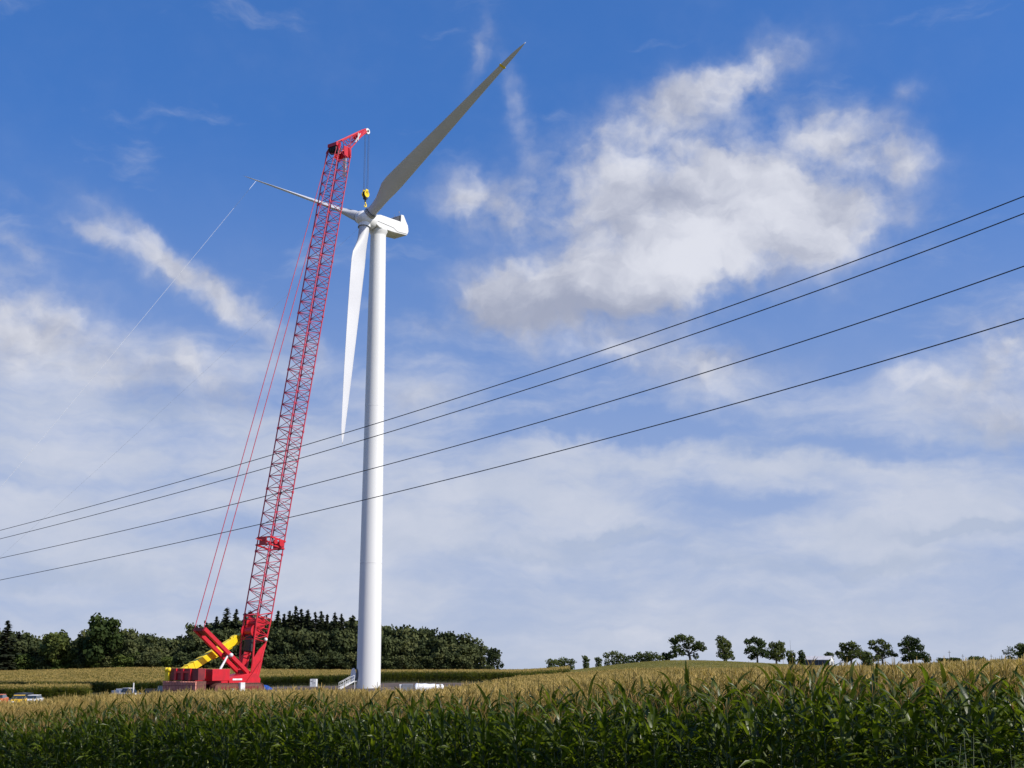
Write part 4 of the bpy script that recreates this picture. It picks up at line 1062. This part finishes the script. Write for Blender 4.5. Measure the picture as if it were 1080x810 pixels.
W = bpy.data.worlds.new('World'); S.world = W; W.use_nodes = True
W.cycles.sampling_method = 'MANUAL'; W.cycles.sample_map_resolution = 512
nt = W.node_tree; N = nt.nodes; L = nt.links; N.clear()
out = N.new('ShaderNodeOutputWorld'); bg = N.new('ShaderNodeBackground'); L.new(bg.outputs[0], out.inputs[0])
BGS = .1; bg.inputs['Strength'].default_value = BGS
sky = N.new('ShaderNodeTexSky'); sky.sky_type = 'NISHITA'; sky.sun_disc = False; sky.sun_elevation = SUN_EL
sky.sun_rotation = math.atan2(sd.x, sd.y); sky.air_density = 1.0; sky.dust_density = .6; sky.ozone_density = 2.2; sky.altitude = 200
def val(x, y=None, op='ADD', z=None, clamp=False):
    n = N.new('ShaderNodeMath'); n.operation = op; n.use_clamp = clamp
    for i, q in enumerate((x, y, z)):
        if q is None: continue
        if isinstance(q, (int, float)): n.inputs[i].default_value = q
        else: L.new(q, n.inputs[i])
    return n.outputs[0]
def maprange(v, a, b, c=0., d=1., smooth=True):
    n = N.new('ShaderNodeMapRange'); n.interpolation_type = 'SMOOTHSTEP' if smooth else 'LINEAR'
    for i, q in ((1, a), (2, b), (3, c), (4, d)): n.inputs[i].default_value = q
    L.new(v, n.inputs[0]); return n.outputs[0]
tc = N.new('ShaderNodeTexCoord'); sep = N.new('ShaderNodeSeparateXYZ'); L.new(tc.outputs['Generated'], sep.inputs[0])
az = val(val(sep.outputs[0], sep.outputs[1], 'ARCTAN2'), 10.0, 'MULTIPLY'); el = val(val(sep.outputs[2], None, 'ARCSINE'), 10.0, 'MULTIPLY')
cmb = N.new('ShaderNodeCombineXYZ'); L.new(az, cmb.inputs[0]); L.new(el, cmb.inputs[1])
hi = N.new('ShaderNodeCombineXYZ'); L.new(sep.outputs[0], hi.inputs[0]); L.new(sep.outputs[1], hi.inputs[1]); L.new(val(val(sep.outputs[2], 0.0, 'MAXIMUM'), .62, 'MULTIPLY_ADD', .34), hi.inputs[2])
hn = N.new('ShaderNodeVectorMath'); hn.operation = 'NORMALIZE'; L.new(hi.outputs[0], hn.inputs[0]); L.new(hn.outputs[0], sky.inputs['Vector'])   # deep blue well down the sky
DIR = cmb.outputs[0]                              # azimuth / elevation, tenths of a radian
def ae(px, py):
    d_ = (at(px, py, 100) - Vector((0, 0, CAMZ))).normalized()
    return math.atan2(d_.x, d_.y) * 10, math.asin(d_.z) * 10
PX = 10 / FPX                                     # one photo pixel in these units
def noise_tex(vec, scale, detail, rough=.55, sx=1, sy=1, off=0, lac=2.0):
    mp = N.new('ShaderNodeMapping'); mp.inputs['Scale'].default_value = (sx, sy, 1); mp.inputs['Location'].default_value = (off, off * .7, off * .3); L.new(vec, mp.inputs[0])
    n = N.new('ShaderNodeTexNoise'); n.inputs['Scale'].default_value = scale; n.inputs['Detail'].default_value = detail; n.inputs['Roughness'].default_value = rough; n.inputs['Lacunarity'].default_value = lac
    L.new(mp.outputs[0], n.inputs['Vector']); return n
def warp(vec, scale, amt, off):
    n = noise_tex(vec, scale, 4, .6, off=off); s = N.new('ShaderNodeVectorMath'); s.operation = 'SUBTRACT'; L.new(n.outputs['Color'], s.inputs[0]); s.inputs[1].default_value = (.5, .5, .5)
    m = N.new('ShaderNodeVectorMath'); m.operation = 'SCALE'; L.new(s.outputs[0], m.inputs[0]); m.inputs['Scale'].default_value = amt
    a = N.new('ShaderNodeVectorMath'); a.operation = 'ADD'; L.new(vec, a.inputs[0]); L.new(m.outputs[0], a.inputs[1]); return a.outputs[0]
def flat(vec):
    m = N.new('ShaderNodeVectorMath'); m.operation = 'MULTIPLY'; L.new(vec, m.inputs[0]); m.inputs[1].default_value = (1, 1, 0); return m.outputs[0]
def blobs(vec, lst):
    acc = None
    for k_, (px, py, rx, ry, rot, amp) in enumerate(lst):
        if k_ and k_ % 5 == 0:                    # keeps the shader's working memory small: evaluate the sum in order
            t_ = N.new('ShaderNodeVectorMath'); t_.operation = 'MULTIPLY_ADD'; L.new(acc, t_.inputs[0]); t_.inputs[1].default_value = (1e-9, 1e-9, 0); L.new(vec, t_.inputs[2]); vec = t_.outputs[0]
        a, e = ae(px, py); mp = N.new('ShaderNodeMapping'); mp.vector_type = 'TEXTURE'
        mp.inputs['Location'].default_value = (a, e, 0); mp.inputs['Rotation'].default_value = (0, 0, rad(-rot)); mp.inputs['Scale'].default_value = (rx * 1.1 * PX, ry * 1.15 * PX, 1)
        L.new(vec, mp.inputs[0]); dt = N.new('ShaderNodeVectorMath'); dt.operation = 'DOT_PRODUCT'; L.new(mp.outputs[0], dt.inputs[0]); L.new(mp.outputs[0], dt.inputs[1])
        ex = val(math.exp(-1), dt.outputs['Value'], 'POWER'); acc = val(ex, amp, 'MULTIPLY') if acc is None else val(ex, amp, 'MULTIPLY_ADD', acc)
    return acc
v1 = flat(warp(flat(warp(DIR, 1.6, .45, 3.1)), 6, .12, 7.7))
CUM = [(740, 105, 80, 26, -14, .75), (805, 68, 46, 20, -22, .6), (655, 160, 60, 30, -20, .55), (710, 185, 95, 42, 5, .9), (775, 235, 105, 40, 12, 1.0), (700, 285, 85, 40, -12, 1.05), (745, 265, 60, 40, 0, .5),
       (865, 215, 75, 24, 14, .8), (885, 145, 60, 24, 14, 1.0), (945, 170, 40, 16, 10, .6), (880, 205, 70, 22, 10, .4), (610, 315, 85, 34, 0, 1.0), (600, 250, 50, 40, 0, .4), (800, 190, 60, 30, 10, .4), (535, 315, 55, 32, 0, .9), (520, 215, 56, 24, 0, .95), (858, 257, 26, 16, 0, .6),
       (545, 110, 10, 60, -18, .3), (507, 58, 9, 26, 15, .35), (955, 102, 18, 10, -40, .25), (912, 248, 12, 6, 0, .4), (630, 210, 40, 30, 0, .35),
       (205, 295, 100, 13, 31, .9), (170, 285, 40, 16, 10, .3), (105, 252, 32, 9, 25, .6), (55, 360, 95, 34, 4, .75), (0, 330, 60, 50, 0, .5), (20, 258, 26, 8, 20, .4), (25, 210, 22, 8, 0, .3), (225, 398, 42, 18, 24, .75), (240, 430, 40, 16, 0, .4),
       (120, 400, 60, 16, 0, .35), (1040, 392, 70, 32, -14, .85), (965, 402, 36, 14, 8, .65), (1075, 345, 50, 24, -10, .6), (745, 385, 90, 22, 6, .6), (650, 372, 40, 14, 10, .35), (1060, 440, 50, 18, 0, .5),
       (440, 345, 40, 12, -5, .35), (430, 420, 60, 16, 0, .35), (330, 370, 40, 14, 10, .3)]
D1 = blobs(v1, CUM)
D1 = val(D1, val(D1, .16, 'MULTIPLY_ADD', 1.0), 'DIVIDE')                # piled-up puffs saturate slowly
f1 = noise_tex(v1, 1.5, 8, .50, 1, 1.3, 1.3).outputs['Fac']
f1b = noise_tex(DIR, 5.5, 6, .55, 1, 1.2, 4.3).outputs['Fac']
nn = val(val(val(f1, .5, 'SUBTRACT'), 2.1, 'MULTIPLY'), val(val(f1b, .5, 'SUBTRACT'), .9, 'MULTIPLY'), 'ADD')
f1o = noise_tex(v1, 1.5, 8, .50, 1, 1.3, 1.3 + .09).outputs['Fac']; relief = val(val(f1o, f1, 'SUBTRACT'), 2.0, 'MULTIPLY')
a1 = val(nn, val(D1, 1.15, 'MULTIPLY_ADD', .10, clamp=True), 'MULTIPLY_ADD', D1)
mA = maprange(a1, -.06, 1.08)
# broken veil that closes in towards the horizon
v2 = flat(warp(DIR, 1.0, .5, 11.3))
f2 = noise_tex(v2, 1.1, 9, .58, .75, 2.6, 5.2).outputs['Fac']
cov = maprange(el, ae(540, 235)[1], ae(540, 620)[1], -.3, .48)
more = blobs(v1, [(90, 400, 200, 70, 0, .22), (480, 400, 90, 60, 0, .25), (480, 560, 160, 40, 0, .25), (150, 560, 200, 50, 0, .25), (760, 495, 150, 22, 6, .45), (620, 482, 90, 14, 0, .4), (520, 520, 90, 30, 0, .3), (1000, 535, 100, 22, -4, .35), (700, 400, 130, 24, 4, .3), (60, 450, 130, 50, 0, .3), (230, 470, 130, 40, 0, .35), (40, 370, 150, 40, 0, .12), (300, 380, 70, 20, 15, .25), (450, 400, 70, 40, 0, .3), (1050, 450, 70, 40, 0, .3), (880, 500, 60, 10, 0, .2)])
holes = blobs(v1, [(890, 472, 85, 12, 3, .5), (815, 532, 40, 7, 0, .45), (615, 448, 100, 14, -3, .5), (1000, 478, 60, 12, 0, .35), (330, 325, 60, 18, 20, .3), (900, 370, 90, 30, -20, .4), (470, 470, 40, 20, 0, .25), (720, 455, 70, 9, 0, .35)])
a2 = val(val(val(val(f2, .5, 'SUBTRACT'), 2.3, 'MULTIPLY'), cov, 'ADD'), val(more, holes, 'SUBTRACT'), 'ADD')
mB = val(maprange(a2, -.15, .95), .85, 'MULTIPLY')
hz = maprange(el, ae(540, 700)[1], ae(540, 130)[1], .92, 0.0, False)
hz = val(hz, 1.5, 'POWER')       # milky air low down
inv = val(val(1.0, val(mA, .9, 'MULTIPLY'), 'SUBTRACT'), val(1.0, mB, 'SUBTRACT'), 'MULTIPLY')
# cloud tone
GREY = [(520, 335, 60, 24, 0, .55), (610, 340, 70, 18, 0, .5), (690, 330, 90, 14, 0, .35), (650, 572, 60, 7, 0, .9), (560, 585, 60, 5, 0, .4), (845, 470, 60, 10, 0, .7), (1030, 560, 70, 8, 0, .7), (175, 428, 60, 12, 0, .6), (780, 300, 50, 12, 0, .4), (1060, 455, 50, 16, 0, .55), (690, 205, 60, 12, 0, .35), (880, 598, 110, 7, 0, .5), (60, 610, 90, 8, 0, .4), (790, 375, 60, 14, 0, .5), (640, 235, 50, 12, 0, .35), (740, 590, 70, 6, 0, .4), (250, 555, 50, 8, 0, .5)]
WHITE = [(760, 258, 44, 30, 0, .75), (715, 285, 46, 22, 0, .5), (880, 140, 50, 14, 10, .3), (700, 160, 60, 20, 0, .2), (965, 400, 40, 16, 0, .35), (640, 375, 30, 12, 0, .3), (235, 390, 40, 14, 0, .3)]
gB = val(blobs(v1, GREY), blobs(v1, WHITE), 'SUBTRACT')
f3 = noise_tex(v1, 2.0, 7, .56, 1, 1.7, 9.4).outputs['Fac']
tone = val(val(gB, val(val(f3, .5, 'SUBTRACT'), 1.5, 'MULTIPLY'), 'ADD'), val(relief, .42, 'ADD'), 'ADD')
tone = maprange(tone, -.35, 1.25)
cc = N.new('ShaderNodeMix'); cc.data_type = 'RGBA'; L.new(tone, cc.inputs[0])
cc.inputs[6].default_value = (6.6, 6.65, 7.05, 1); cc.inputs[7].default_value = (3.1, 3.3, 4.1, 1)
vt = val(val(val(f3, .5, 'SUBTRACT'), 1.3, 'MULTIPLY'), val(gB, 1.3, 'MULTIPLY'), 'ADD'); vt = val(vt, .45, 'ADD', clamp=True)
vc = N.new('ShaderNodeMix'); vc.data_type = 'RGBA'; L.new(vt, vc.inputs[0])
vc.inputs[6].default_value = (5.5, 5.7, 6.4, 1); vc.inputs[7].default_value = (3.9, 4.4, 5.5, 1)
hsv = N.new('ShaderNodeHueSaturation'); hsv.inputs['Saturation'].default_value = 1.32; hsv.inputs['Hue'].default_value = .511; hsv.inputs['Value'].default_value = 1.55; L.new(sky.outputs[0], hsv.inputs['Color'])
def mixc(f, a, b):
    m = N.new('ShaderNodeMix'); m.data_type = 'RGBA'; L.new(f, m.inputs[0])
    for i, q in ((6, a), (7, b)):
        if isinstance(q, tuple): m.inputs[i].default_value = q
        else: L.new(q, m.inputs[i])
    return m.outputs[2]
c = mixc(hz, hsv.outputs[0], (4.0, 4.45, 5.45, 1))
c = mixc(mB, c, vc.outputs[2])
c = mixc(val(mA, .88, 'MULTIPLY'), c, cc.outputs[2])
L.new(c, bg.inputs['Color'])

# ------------------------------------------------------------------ render settings
S.view_settings.view_transform = 'Standard'; S.view_settings.look = 'None'; S.view_settings.exposure = .3; S.view_settings.gamma = 1
S.view_settings.use_curve_mapping = False
S.cycles.max_bounces = 6; S.cycles.diffuse_bounces = 2; S.cycles.glossy_bounces = 2; S.cycles.transmission_bounces = 3; S.cycles.transparent_max_bounces = 4
S.cycles.use_denoising = True
